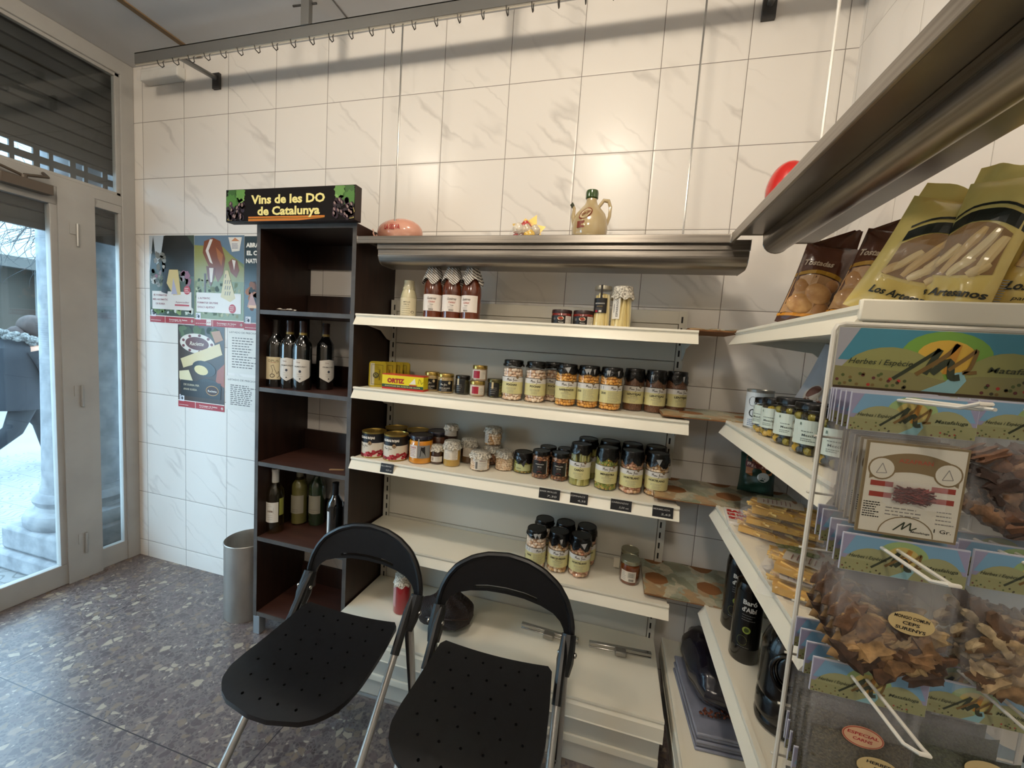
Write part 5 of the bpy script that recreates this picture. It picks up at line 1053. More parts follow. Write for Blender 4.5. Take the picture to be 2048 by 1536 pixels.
def p3(F, x0, x1, z0, z1):
    F.rect(x0, x1, z0+.039, z1, P('#1D2A2A', .3), 0); F.text('ABRAÇA', x0+.075, z1-.045, .030, WHT, 3, w=.13, bold=.05); F.text('EL COR', x0+.075, z1-.085, .030, WHT, 3, w=.12, bold=.05); F.text('NATURAL', x0+.08, z1-.125, .030, WHT, 3, w=.14, bold=.05)
    blobs(F, 7, 30, x0, x1, z0+.10, z1-.16, ['#2A3636', '#6A3E2A', '#8A5A3E', '#3A2620', '#A66A44', '#1E2428'], .015, .035, 1); F.poly([(x0+.02, z0+.12), (x0+.05, z0+.20), (x0+.085, z0+.12)], P('#A8623C', .3), 6); F.rect(x0+.03, x0+.09, z0+.115, z0+.13, P('#D9A060', .3), 7); foot(F, x0, x1, z0, .4)
poster('cheese_poster', 'dark cheese poster lettered in white, partly hidden behind the bookcase', .714, 1.03, 1.402, 1.885, p3)
def p4(F, x0, x1, z0, z1):
    F.rect(x0, x1, z0+.039, z1, P('#3A2A20', .3), 0); blobs(F, 9, 14, x0, x1, z1-.08, z1, ['#3E4E34', '#24301F', '#556A44'], .02, .035, 1)
    CHS = P('#D3C193', .3); F.ell(x0+.14, z1-.10, .125, .055, P('#D6CFC4', .3), 5, 28, -.05); F.ell(x0+.14, z1-.10, .085, .036, P('#5E2A26', .3), 6, 24, -.05); F.text('Raclette', x0+.14, z1-.10, .03, P('#D9CDB8', .3), 7, w=.10, shear=.3)
    for k in range(9): a = 2*PI*k/9; F.ell(x0+.14+.105*math.cos(a), z1-.10+.045*math.sin(a), .011, .008, P('#6A2A2E', .3), 6, 8)
    F.poly([(x0+.02, z1-.19), (x0+.30, z1-.09), (x0+.32, z1-.15), (x0+.24, z1-.18), (x0+.04, z1-.24)], CHS, 8); F.poly([(x0+.24, z1-.03), (x0+.30, z1-.02), (x0+.325, z1-.07), (x0+.27, z1-.09)], P('#A8764C', .3), 7)
    F.poly([(x0+.01, z1-.26), (x0+.08, z1-.25), (x0+.12, z1-.33), (x0+.05, z1-.36), (x0+.01, z1-.30)], P('#DACFA8', .3), 8)
    BK = P('#16171A', .25)
    F.ell(x0+.19, z1-.235, .085, .042, BK, 9, 20, -.15); F.ell(x0+.17, z1-.245, .050, .026, P('#D8C890', .3), 10, 16, -.15); F.ell(x0+.22, z1-.335, .095, .045, BK, 9, 20, -.05); F.rect(x0+.18, x0+.26, z1-.36, z1-.31, P('#DCCDA0', .3), 10)
    F.poly([(x1-.05, z1-.24), (x1, z1-.20), (x1, z1-.33), (x1-.06, z1-.30)], P('#9A5038', .3), 8); F.rect(x0+.02, x0+.31, z0+.065, z0+.155, P('#1E2024', .3), 11)
    F.text('DE SUISSA PER', x0+.10, z0+.13, .015, P('#B3A88C', .4), 12, w=.115, bold=.03); F.text('ANAR SUISSA', x0+.09, z0+.105, .015, P('#B3A88C', .4), 12, w=.10, bold=.03); F.ell(x0+.25, z0+.11, .045, .028, P('#B98A4A', .4), 12, 24); F.ell(x0+.25, z0+.11, .041, .024, P('#3A1E18', .4), 13, 24); F.text('Raclette', x0+.25, z0+.108, .016, WHT, 14, w=.062); foot(F, x0, x1, z0, .38)
poster('cheese_poster', 'raclette cheese poster hanging alone below the upper row', .250, .584, .945, 1.408, p4)
def plist(rows, ttl):
    def fn(F, x0, x1, z0, z1):
        F.rect(x0+.001, x1-.001, z0+.001, z1-.001, P('#D8D4CB', .4), 0); F.text(ttl, (x0+x1)/2-.01, z1-.02, .013, P('#4A4844', .5), 1, w=(x1-x0)*.8)
        rr = random.Random(rows)
        for k in range(rows): z = z1-.05-(z1-z0-.07)*k/rows; F.lines(x0+.03, x1-.01+.06*rr.random()-.04, z, z, 1, .005, P('#6A6864', .5), 1)
    return fn
poster('price_list', 'white printed price list on the tiles above the other list, edge behind the bookcase', .605, .83, 1.165, 1.405, plist(12, 'LISTADO DE PRECIOS'), 'paper', 'white price lists taped to the tiles')
t = poster('price_list', 'white printed price list with torn lower edge, the lower of two', .595, .83, .965, 1.150, plist(11, 'LISTADO DE PRECIOS'), 'paper', 'white price lists taped to the tiles')
# ================================================================ RIGHT UNIT GOODS
RS1, RS2, RS3, RS4 = 1.50, 1.21, .925, .575
def pil_pt(u, v, w, h, d, side=-1, wr=0.0, taper=.0):
    """u,v in 0..1; bulging bag surface, thin at top and bottom seams"""
    tu = max(0, 1-abs(2*u-1)**2.6); tv = max(0, 1-abs(2*v-1)**5)*(1-.55*v)
    y = side*d*.62*(tu*tv)**.6+wr*d*(math.sin(u*13+v*9)+math.sin(v*21-u*5))*.10*(tu*tv)
    ww = w*(1-.06*math.sin(PI*v)-taper*v); return ((u-.5)*ww, y, v*h)
def pillow(b, w, h, d, m, wr=.6, nu=18, nv=22, taper=0.0):
    b.grid(lambda u, v: pil_pt(u, v, w, h, d, -1, wr, taper), nu, nv, m); b.grid(lambda u, v: pil_pt(1-u, v, w, h, d, 1, wr, taper), nu, nv, m)
def on_pillow(w, h, d, wr=.6, taper=0.0, e=.0006):
    def f(u, v, l):
        p = pil_pt(u/w+.5, v/h, w, h, d, -1, wr, taper); return (p[0], p[1]-e*(l+1), p[2])
    return f
def sub(F, pts, m, l, n=10):
    """horizontal-strip fill between two curves pts=[(x, ylo, yhi)...]"""
    for (x0, a, b_), (x1, c, d) in zip(pts, pts[1:]):
        for k in range(n): f0, f1 = k/n, (k+1)/n; F.add([(x0, a+(b_-a)*f0), (x1, c+(d-c)*f0), (x1, c+(d-c)*f1), (x0, a+(b_-a)*f1)], [(0, 1, 2, 3)], m, l)
YB = noisy('yellow_bag_film', '#CDB25E', '#DCC677', 14, .28, .5, 3, coat=.4, bd=.014)
def yellow_bag(label, loc, rz, roll, lean, w=.135, h=.245, d=.06):
    t = thing('breadstick_bag', label, 'bag', loc, 0, 'yellow bags of breadsticks on the top right shelf'); t.rotation_euler = (lean, roll, rz); t.rotation_mode = 'YXZ'
    b = MB(); pillow(b, w, h, d, YB); b.grid(lambda u, v: ((u-.5)*w*.92, .004*math.sin(u*14)*v, h-.006+.030*v+.004*math.sin(u*9)*v), 14, 3, YB); b.build('bag', t)
    F = Flat(); BK = P('#1B2019', .35)
    a = [(-.050+.10*k/10, .150-.35*(k/10-.55)**2*.12*2, .170-.35*(k/10-.55)**2*.12*2) for k in range(11)]; sub(F, [(x, lo, hi) for x, lo, hi in a], BK, 2, 3); sub(F, [(x, hi+.006, hi+.010) for x, lo, hi in a], BK, 2, 1)
    sub(F, [(-.048+.09*k/8, .062+.016*(k/8-.4)**2, .148-.09*(k/8-.55)**2) for k in range(9)], P('#8C6A40', .35), 1, 8)
    F.text('Los Artesanos', .0, .036, .017, BK, 3, w=.095, shear=.2, bold=.03); F.text('para acompañar', .0, .018, .008, BK, 3, w=.07, shear=.2); F.text('T', .03, .215, .03, P('#4A4A1E', .4), 3)
    for k in range(9): F.rect(.052, .060, .03+k*.004, .0315+k*.004, BK, 3)
    b = MB(); F.emit(b, on_pillow(w, h, d)); b.build('print', t, smooth=0)
    b = MB(); rr = random.Random(3); BC = [P(c, .45, coat=.3) for c in ('#D9BE86', '#CFAE74', '#E2CB98')]
    for k, (x0, x1, z0, z1) in enumerate(((-.040, -.012, .068, .115), (-.018, .010, .066, .140), (.004, .026, .070, .138), (.024, .036, .066, .125), (-.044, -.034, .064, .088), (-.008, .016, .064, .090), (.016, .034, .064, .084))):
        pts = []
        for j in range(5): f_ = j/4; x = x0+(x1-x0)*f_; z = z0+(z1-z0)*f_; p = pil_pt(x/w+.5, z/h, w, h, d, -1, .6); pts.append((p[0], p[1]+.0035, p[2]))
        b.tube(pts, [.006, .0082, .0085, .0082, .006], BC[k % 3], 10)
    b.build('breadsticks', t)
    b = MB(); b.grid(lambda u, v: (lambda p: (p[0], p[1]-.0068, p[2]))(pil_pt(.14+.66*u, .26+.32*v, w, h, d, -1, .6)), 10, 10, M['crinkle']); b.build('clear_window', t)
    return t
yellow_bag('yellow breadstick bag with printed window, leftmost of the yellow ones beside the brown bags', (3.108, -.80, RS1), R(-26), R(22), R(-6), .145, .212, .055)
yellow_bag('yellow breadstick bag squeezed edge on between two others', (3.158, -.85, RS1), R(-58), R(11), R(-8), .10, .220, .045)
yellow_bag('yellow breadstick bag at the right, cut off by the picture edge', (3.250, -.885, RS1), R(-24), R(12), R(-6), .135, .205, .055)
yellow_bag('yellow breadstick bag standing behind, only its top corner showing', (3.262, -.80, RS1), R(-24), R(12), R(-4), .12, .215, .05)
BB = noisy('brown_bag_film', '#4A2A1E', '#5E3828', 16, .22, .5, 3, coat=.5, bd=.014)
def brown_bag(label, loc, rz, roll, w=.115, h=.20, d=.06):
    t = thing('biscuit_bag', label, 'bag', loc, 0, 'brown bags of toasted bread on the top right shelf'); t.rotation_mode = 'YXZ'; t.rotation_euler = (R(-4), roll, rz)
    b = MB(); pillow(b, w, h, d, BB); b.grid(lambda u, v: ((u-.5)*w*(.9-.75*v)+.035*v, .004*math.sin(u*9), h-.002+.045*v), 8, 4, BB); b.build('bag', t)
    F = Flat(); OR_ = P('#A97C22', .35); TN = P('#B98F62', .4)
    sub(F, [(-.050+.10*k/8, .022+.004*math.sin(k), .122-.5*(k/8-.5)**2*.1) for k in range(9)], TN, 1, 8); sub(F, [(-.052+.104*k/10, .124-.35*(k/10-.5)**2*.12, .133-.35*(k/10-.5)**2*.12) for k in range(11)], OR_, 2, 1)
    sub(F, [(-.054+.10*k/6, .014+.012*k/6, .021+.014*k/6) for k in range(7)], P('#D08A1E', .35), 3, 1); F.text('Tostadas', -.012, .150, .018, P('#B79F84', .4), 3, w=.062, shear=.2, bold=.03); F.stroke([(-.01, .014), (.01, .022), (.03, .018)], .004, INK, 4)
    b = MB(); F.emit(b, on_pillow(w, h, d)); b.build('print', t, smooth=0)
    b = MB()
    for k, (x, z, r, col) in enumerate(((-.014, .050, .030, '#D2A468'), (.012, .078, .028, '#C9985E'), (-.022, .090, .024, '#BE8C56'), (.026, .045, .020, '#B98450'), (.03, .10, .018, '#A97A4C'))):
        p = pil_pt(x/w+.5, z/h, w, h, d, -1, .6); b.ball((p[0], p[1]+.002, p[2]), (r, .007, r*.8), noisy('toast'+str(k), col, '#A8743E', 60, .5, .3, 3, coat=.3), 18, 10, M4=Matrix.Rotation(.5*k, 4, 'Y'))
    b.build('toasted_slices', t); return t
brown_bag('brown bag of toasted bread slices nearest the corner', (3.062, -.545, RS1), R(-20), R(14), .105)
brown_bag('brown bag of toasted bread slices next to the yellow bags', (3.125, -.64, RS1), R(-38), R(16), .105, .205)
# second shelf
def lt(F, r, h):
    F.rect(-.06, .06, .006, .108, P('#C9D0D4', .35), 0, 20); F.ell(-.010, .082, .012, .014, P('#3A4048', .4), 1, 18); F.ell(-.010, .082, .009, .011, P('#C9D0D4', .4), 2, 16); F.ell(-.006, .048, .012, .012, INK, 2, 14); F.stroke([(-.004, .045), (.004, .056)], .003, WHT, 3); F.lines(-.02, .02, .012, .028, 4, .002, P('#4A6A94', .4))
t = thing('olive_tin', 'white and pale blue tin at the corner end of its shelf', 'tin', (3.055, -.365, RS2), face(3.055, -.365)-.2)
b = MB(); b.lathe([(.035, 0), (.036, .002), (.035, .004), (.035, .112), (.036, .114), (.036, .116), (.034, .116), (.033, .113), (.005, .1125)], P('#A9A9A4', .3, .7), 36); b.build('tin', t)
F = Flat(); lt(F, 0, 0); b = MB(); F.emit(b, on_cyl(.0351)); b.build('printed_sleeve', t, smooth=0)
def lol(F, r, h):
    mint = P('#CFDCD2', .5); F.rect(-.046, .052, .026, .078, mint, 0, 16); F.stroke([(.012+.011*math.cos(k*PI/8), .063+.011*math.sin(k*PI/8)) for k in range(17)], .0008, P('#4A5A54', .5)); F.lines(.004, .020, .060, .066, 2, .0016, P('#4A5A54', .5))
    F.text('Mezcladas', -.006, .046, .0075, P('#2F3E3A', .5), 2, w=.036); F.lines(-.026, .004, .054, .054, 1, .0016, P('#5A6A64', .5)); F.lines(-.026, .0, .034, .038, 2, .0014, P('#5A6A64', .5)); F.ell(.018, .030, .010, .003, P('#A9BFB2', .5), 1, 10); F.text('B', -.028, .070, .008, P('#4A6A5C', .5), 2)
G11 = 'olive jars with mint green labels on the right unit'
sjar('first mint labelled olive jar, tight behind the white tin', 3.046, -.440, RS2, .026, .098, 'aceitunas', lol, lid=M['blk'], group=G11, rot=-.3)
sjar('second mint labelled olive jar from the white tin, in the middle of the row', 3.050, -.500, RS2, .030, .104, 'aceitunas', lol, lid=M['blk'], group=G11, rot=-.1)
sjar('third mint labelled olive jar from the white tin', 3.058, -.588, RS2, .038, .114, 'aceitunas', lol, lid=M['blk'], group=G11, rot=-.05)
sjar('fourth mint labelled olive jar, beside the wire rack upright', 3.062, -.688, RS2, .038, .114, 'aceitunas', lol, lid=M['blk'], group=G11, rot=.0)
sjar('last mint labelled olive jar, behind the rack packets', 3.066, -.790, RS2, .038, .114, 'aceitunas', lol, lid=M['blk'], group=G11, rot=.0)
t = thing('snack_bag', 'white snack bag with red CRES lettering leaning behind the olive jars', 'bag', (3.180, -.43, RS2), 0); t.rotation_mode = 'YXZ'; t.rotation_euler = (R(-8), R(20), R(-24))
WB = noisy('white_bag_film', '#B9BCC4', '#C9CBD2', 12, .3, .5, 3, coat=.3, bd=.014)
b = MB(); pillow(b, .19, .245, .07, WB); b.build('bag', t)
F = Flat(); F.text('CRES', -.005, .195, .024, P('#8E1626', .4), 2, w=.08, shear=.3, bold=.06); F.text('HORTA', -.012, .172, .008, P('#3A3A44', .4), 2, w=.03)
F.ell(-.060, .105, .018, .028, P('#D8CFC4', .4), 1, 18, -.3); F.ell(-.060, .108, .014, .022, P('#7A4838', .4), 2, 16, -.3); F.ell(-.044, .080, .030, .014, P('#7A4838', .4), 2, 16, -.1); F.stroke([(-.07, .09), (-.04, .092), (-.055, .115)], .003, P('#D8CFC4', .4), 3)
for k in range(12): F.rect(.055, .078, .03+k*.009, .033+k*.009, P('#4A4C56', .4), 2)
b = MB(); F.emit(b, on_pillow(.19, .245, .07)); b.build('print', t, smooth=0)
# third shelf: green flour bag in the corner, white packet, pasta packets
t = thing('flour_bag', 'green and orange bag lettered Pareras standing on the paper board in the corner', 'bag', (3.165, -.085, RS3+.008), R(-14))
GB = noisy('green_bag', '#17352A', '#22463A', 9, .4, .3, 3, bd=.004)
b = MB(); pillow(b, .115, .145, .07, GB); b.build('bag', t)
F = Flat(); sub(F, [(-.040, .075, .135), (-.02, .068, .14), (.02, .07, .14), (.045, .08, .135)], P('#B3703C', .45), 1, 6); F.rect(-.042, .046, .098, .120, P('#6E2C26', .45), 2, 10); F.text('Pareras', .002, .109, .020, P('#D9B9A4', .45), 3, w=.078, bold=.04); F.ell(.018, .070, .020, .016, P('#D9DCD6', .45), 2, 18); F.text('45', .018, .07, .016, P('#2A4A3A', .45), 3, w=.018)
b = MB(); F.emit(b, on_pillow(.115, .145, .07)); b.build('print', t, smooth=0)
t = thing('white_packet', 'flat white packet with red capital lettering at the corner end of the pasta shelf', 'packet', (3.055, -.375, RS3), R(-8))
b = MB(); b.box(-.055, .055, -.06, .07, 0, .012, P('#D6CFC4', .5)); b.build('packet', t, bevel=.004)
F = Flat(); F.text('SAL', -.025, .035, .026, P('#C4201E', .45), 1, w=.05, bold=.07); F.text('DE MAR', -.020, .005, .024, P('#C4201E', .45), 1, w=.06, bold=.07); F.text('GORDA', -.022, -.025, .024, P('#C4201E', .45), 1, w=.056, bold=.07)
b = MB(); F.emit(b, on_top(.0122)); b.build('red_lettering', t, smooth=0)
PS = [P(c, .4, coat=.3) for c in ('#E0B24C', '#EAC466', '#D2A03C')]
def pasta_fill(b):
    rr = random.Random(6); b.box(-.05, .05, -.085, .085, .006, .022, PS[2])
    for k in range(150):
        x, y = rr.uniform(-.05, .05), rr.uniform(-.088, .088); e = (x/.058)**2+(y/.098)**2
        if e > 1: continue
        a = rr.uniform(-.5, .5)+(PI/2 if k % 5 else .6); L = rr.uniform(.014, .022); z = .008+.024*(1-e)**.5*rr.uniform(.5, 1); dx, dy = math.cos(a)*L, math.sin(a)*L
        b.tube([(x-dx, y-dy, z), (x+dx, y+dy, z+rr.uniform(-.004, .004))], .0034, PS[k % 3], 6)
def pasta_bag(b): b.grid(lambda u, v: ((u-.5)*.13, (v-.5)*.225, .003+.036*(max(0, 1-abs(2*u-1)**3)*max(0, 1-abs(2*v-1)**4))**.6+.0025*math.sin(u*23+v*7)*math.sin(v*31)), 20, 26, M['crinkle']); b.grid(lambda u, v: ((u-.5)*.13, (v-.5)*.225, .001), 4, 4, M['crinkle'])
def pasta_lab(b):
    F = Flat(); F.rect(-.035, .045, -.03, .075, P('#B9B0A0', .5), 0, 4); F.rect(.008, .045, .02, .075, P('#7F8A52', .5), 1); F.lines(-.03, .003, .0, .06, 7, .0022, P('#7A4A44', .5), 2); F.ell(.02, -.012, .022, .006, P('#8A5A38', .5), 2, 14); F.lines(.012, .04, .03, .06, 4, .002, P('#5A5248', .5), 3)
    F.emit(b, lambda u, v, l: (u, v, .0405+.0004*l-.9*u*u*3-.35*v*v*2))
pk = [(3.105, -.470, RS3, 62, 'bottom left packet of yellow pasta, nearest the white packet'), (3.115, -.478, RS3+.034, 68, 'second pasta packet up in the left pile'), (3.120, -.482, RS3+.068, 74, 'top pasta packet of the left pile with a paper label'),
      (3.125, -.64, RS3, 80, 'pasta packet lying between the two piles'), (3.085, -.765, RS3, 70, 'bottom pasta packet of the right pile behind the rack wire'), (3.095, -.755, RS3+.034, 60, 'top pasta packet of the right pile behind the rack wire')]
first = None
for x, y, z, a, lb in pk:
    if first is None:
        first = thing('pasta_packet', lb, 'packet', (x, y, z), R(a), 'clear packets of yellow pasta')
        part('pfill', 'pasta', first, pasta_fill); part('pbag', 'clear_bag', first, pasta_bag); part('plabel', 'paper_label', first, pasta_lab, smooth=0)
    else: copy_tree(first, (x, y, z), R(a), lb)
# fourth shelf: black oil bottles and jugs
OB = P('#030303', .2, coat=.3, spec=.5)
def oil_lab(b):
    F = Flat(); F.rect(-.040, .040, .045, .205, P('#080808', .3), 0, 12); F.text('Baró', -.002, .178, .018, WHT, 2, w=.034, bold=.03); F.text("d'Albí", -.002, .158, .018, WHT, 2, w=.036, bold=.03); F.lines(-.018, .016, .128, .142, 3, .0018, P('#8A8884', .5)); F.ell(-.004, .100, .010, .010, P('#8E9A3E', .4), 2, 18); F.ell(-.004, .100, .006, .006, P('#3E4A1E', .4), 3, 14); F.stroke([(-.012+.012*math.cos(k*.5), .068+.014*math.sin(k*.5)) for k in range(13)], .001, P('#6A6A3A', .4)); F.lines(-.022, .018, .050, .050, 1, .0015, GREY); F.emit(b, on_cyl(.0362))
for i, (x, y, lb) in enumerate(((3.062, -.352, 'slim black oil bottle nearest the corner, white lettering'), (3.052, -.488, 'slim black oil bottle between the corner one and the big jugs'))):
    t = thing('oil_bottle', lb, 'bottle', (x, y, RS4), face(x, y)+.15, 'slim black oil bottles')
    part('oilb', 'bottle', t, lambda b: b.lathe([(.033, 0), (.036, .006), (.036, .208), (.033, .224), (.018, .234), (.016, .24), (.017, .262), (.015, .266)], OB, 32)); part('oill', 'paper_label', t, oil_lab, smooth=0)
def jug_fn(b):
    def rf(r, z, t):
        q = 1
        if .02 < z < .12: q = 1-.05*(math.sin((z-.02)/.1*PI*8) > .55)
        c = math.cos(t+PI/2)      # front (-y) recess for the grip
        return (r*q*(1-.05*abs(math.cos(2*t))**3), z)
    pf = [(.055, 0), (.064, .006)]+[(.066, .006+.01*k) for k in range(1, 19)]+[(.060, .205), (.046, .228), (.026, .244), (.020, .248), (.020, .262)]
    b.lathe(pf, OB, 44, rf=rf)
def jug_grip(b):
    def f(u, v):
        a = u*2*PI; return a
    pts = [(.030*math.cos(k*PI/12), -.0655-.003, .160+.040*math.sin(k*PI/12)) for k in range(25)]; b.tube(pts, .004, OB, 8, cap=False)
    b.ball((0, -.060, .160), (.024, .008, .034), OB, 20, 12)
for i, (x, y, lb) in enumerate(((3.165, -.555, 'big ribbed black oil jug with an oval grip, the farther one'), (3.085, -.690, 'big ribbed black oil jug with an oval grip, the nearer one'), (3.20, -.80, 'big ribbed black oil jug half hidden behind the rack packets'))):
    t = thing('oil_jug', lb, 'jug', (x, y, RS4), face(x, y)-.1, 'big ribbed black oil jugs')
    part('jugb', 'body', t, jug_fn, smooth=30); part('jugg', 'grip', t, jug_grip); part('jugc', 'cap', t, lambda b: b.lathe([(.023, .260), (.024, .262), (.024, .278), (.022, .280)], P('#0A0A0A', .4), 24))
# base shelf: wrapped trays
t = thing('wrapped_tray_stack', 'stack of shallow grey plastic trays with a dark blue bag of brown flakes on top, on the bottom right shelf', 'tray', (3.075, -.29, SB), R(4))
t['label'] = 'stack of shallow grey blue plastic trays under a dark bag on the bottom right shelf'
for k in range(5):
    b = MB(); z = .012*k; s_ = .004*(k % 2); b.box(-.13+s_, .13+s_, -.19+s_, .12, z, z+.010, noisy('tray_plastic', '#6E7180', '#8E92A2', 10, .3, 0, 3, coat=.3)); b.build('tray', t, bevel=.004)
t = thing('dark_bag', 'crumpled dark blue plastic bag with brown flakes along its front, lying on the trays', 'bag', (3.075, -.26, SB+.060), R(4))
b = MB(); b.ball((.0, -.02, .065), (.130, .165, .070), noisy('navy_film', '#0C0D16', '#1B1C2C', 7, .22, .5, 4, coat=.4, bd=.01), 30, 18, fn=lambda v: Vector((abs(v.x)**.7*(1 if v.x > 0 else -1), abs(v.y)**.7*(1 if v.y > 0 else -1), max(v.z, -.95)))*(1+.06*math.sin(v.x*9+v.y*6)*math.cos(v.y*8))); b.build('bag', t)
b = MB(); rr = random.Random(11)
for k in range(90): b.ball((rr.uniform(-.11, .12), rr.uniform(-.165, -.150), .008+abs(rr.gauss(0, .008))), (rr.uniform(.003, .007), .003, .0025), P(rr.choice(['#5A2E1C', '#7A3E26', '#43241A']), .6), 6, 4, M4=Matrix.Rotation(rr.uniform(0, 3), 4, 'Z'))
o = b.build('brown_flakes', t); o['kind'] = 'stuff'
b = MB(); b.tube([(.02, .08, .10), (.03, .085, .13), (.075, .09, .13), (.085, .08, .10)], .006, P('#0B0B0D', .4), 8); b.build('handle', t)

# ================================================================ WIRE RACK WITH HANGING PACKETS
RY = -1.0; WW = P('#CFCBC0', .3)
rk = thing('wire_rack', 'white wire display rack with a printed header card at the end of the right shelves', 'rack', (3.085, RY, 0))
x0, x1 = -.146, .146
b = MB(); c_ = .012
b.tube([(x0, 0, .02), (x0, 0, 1.456), (x0+.003, 0, 1.463), (x0+.012, 0, 1.466), (x1-.012, 0, 1.466), (x1-.003, 0, 1.463), (x1, 0, 1.456), (x1, 0, .02)], .0036, WW, 8); b.build('outer_frame', rk)
for z in [.16+.0875*k for k in range(14)]:
    b = MB(); b.tube([(x0-.006, .003, z), (x1+.006, .003, z)], .0018, WW, 6); b.build('cross_wire', rk)
for x in (-.05, .05): b = MB(); b.tube([(x, .003, .1), (x, .003, 1.37)], .0018, WW, 6); b.build('upright_wire', rk)
b = MB(); b.tube([(x0, 0, .02), (x0-.02, -.16, .008)], .0036, WW, 8); b.tube([(x1, 0, .02), (x1+.02, -.16, .008)], .0036, WW, 8); b.tube([(x0, 0, .02), (x0, .03, .008)], .0036, WW, 8); b.tube([(x1, 0, .02), (x1, .03, .008)], .0036, WW, 8); b.build('feet', rk)
def landscape(F, w, h, s=1.0, big=False):
    """w x h printed strip: lilac sides, blue sky, sun glow, hills, stream, flowers, brush M"""
    X = w/2; F.rect(-X, X, 0, h, P('#8E8CA8' if not big else '#9A9AA0', .35), 0, 1)
    sky = '#3F8094' if big else '#6F9AB8'; F.poly([(-X*.8, h), (X*.8, h), (X*.98, h*.45), (-X*.98, h*.45)], P(sky, .35), 1)
    F.ell(0, h*.6, X*.40, h*.40, P('#6E9A3C' if big else '#8FA870', .35), 2, 24); F.ell(.0, h*.58, X*.26, h*.28, P('#C9A23C' if big else '#B9A860', .35), 3, 20)
    HG = P('#8A8A52' if big else '#93946A', .35)
    def hill(cx, rx, ry, l): F.poly([(max(-X, min(X, cx-rx*math.cos(PI*k/14))), ry*math.sin(PI*k/14)) for k in range(15)], HG, l)
    hill(-X*.48, X*.52, h*.70, 4); hill(X*.55, X*.45, h*.70, 4); F.poly([(-X, 0), (X, 0), (X, h*.34), (X*.3, h*.30), (0, h*.2), (-X*.3, h*.3), (-X, h*.34)], P('#7F7A4E' if big else '#8C8C62', .35), 5)
    F.poly([(-X*.18, .0), (X*.12, .0), (X*.20, h*.22), (X*.16, h*.36), (X*.10, h*.34), (X*.02, h*.18)], P('#7FA9B0', .35), 6)
    rr = random.Random(7)
    for k in range(46 if big else 28):
        u = rr.choice((rr.uniform(-X, -X*.3), rr.uniform(X*.3, X))); F.ell(u, rr.uniform(.02*h, h*(.14+.18*abs(u)/X)), w*.009, w*.009, P(rr.choice(['#3E4A26', '#5A2A2A', '#A3322A', '#4E5A2E', '#6E5A30', '#39331E']), .4), 7, 7)
    M1, M2, M3 = P('#2B3320', .4), P('#6E5426', .4), P('#B07A26', .4); k = h*.95
    def st(pts, wd, m, l):
        q = []
        for i in range(len(pts)-1):
            p0, p1, p2, p3 = pts[max(i-1, 0)], pts[i], pts[i+1], pts[min(i+2, len(pts)-1)]
            for j in range(5):
                t = j/5; q.append(tuple(.5*((2*p1[c])+(-p0[c]+p2[c])*t+(2*p0[c]-5*p1[c]+4*p2[c]-p3[c])*t*t+(-p0[c]+3*p1[c]-3*p2[c]+p3[c])*t**3) for c in (0, 1)))
        q.append(pts[-1]); q = [(a*k, b_*k+h*.42) for a, b_ in q]; F.ribbon(q, wd*k, m, l)
    st([(-.72, -.26), (-.45, -.02), (-.1, .30)], .06, M1, 8); st([(-.1, .30), (-.28, -.14)], .10, M1, 8); st([(-.40, -.16), (-.02, .18), (.14, .40)], .07, M2, 9); st([(.14, .40), (.03, -.12)], .11, M3, 9); st([(-.18, -.12), (.05, .1), (.10, -.16), (.22, -.16)], .11, M1, 10); st([(.05, -.05), (.30, .2), (.40, .30), (.34, .0), (.26, -.08), (.44, -.06)], .06, M2, 11)
    F.text('Herbes i Espècies', -X*.56, h*.44, h*.13, M1, 12, w=X*.62, shear=.35); F.text('Matafaluga', X*.62, h*.42, h*.13, M1, 12, w=X*.50, shear=.35)
b = MB(); b.box(-.143, .118, -.004, -.0025, 1.370, 1.462, P('#B9B6A8', .4)); hc = b.build('header_card', rk, smooth=0)
F = Flat(); landscape(F, .258, .084, big=True); F.rect(-.129, .129, -.0035, .0, P('#3A2A16', .4), 13); F.text('MATAFALUGA HERBES I ESPECIES', -.06, -.006, .004, INK, 3, w=.09)
b = MB(); F.emit(b, lambda u, v, l: (-.0125+u, -.0043-.00012*l, 1.377+v)); b.build('print', hc, smooth=0)
CX = [2.966-3.085, 3.118-3.085]; RZ = [1.366, 1.190, 1.012, .852]
for ci, cx in enumerate(CX):
    for ri, z in enumerate(RZ):
        b = MB(); b.tube([(cx-.008, 0, z-.002), (cx-.008, -.21, z+.004), (cx-.004, -.225, z+.010), (cx+.004, -.225, z+.010), (cx+.008, -.21, z+.004), (cx+.008, 0, z-.002)], .0021, WW, 7); b.tube([(cx, 0, z+.002), (cx, -.235, z+.006)], .0018, WW, 6) if ri == 0 else None
        b.build('hook', rk)
def hdr(b):
    b.box(-.0615, .0615, -.0012, .0012, -.038, .008, P('#B9BAC8', .4))
    F = Flat(); landscape(F, .122, .044); F.emit(b, lambda u, v, l: (u, -.0014-.00008*l, -.0375+v))
def filmbag(H):
    def fn(b): b.grid(lambda u, v: ((u-.5)*.116, -.0025-.011*(max(0, 1-abs(2*u-1)**3)*math.sin(PI*min(1, v*1.05))**.5 if v < .98 else 0)+.0012*math.sin(u*17+v*23), -.036-H*v), 12, 14, M['bagfilm']); b.grid(lambda u, v: ((u-.5)*.116, .0015, -.036-H*v), 3, 3, M['bagfilm'])
    return fn
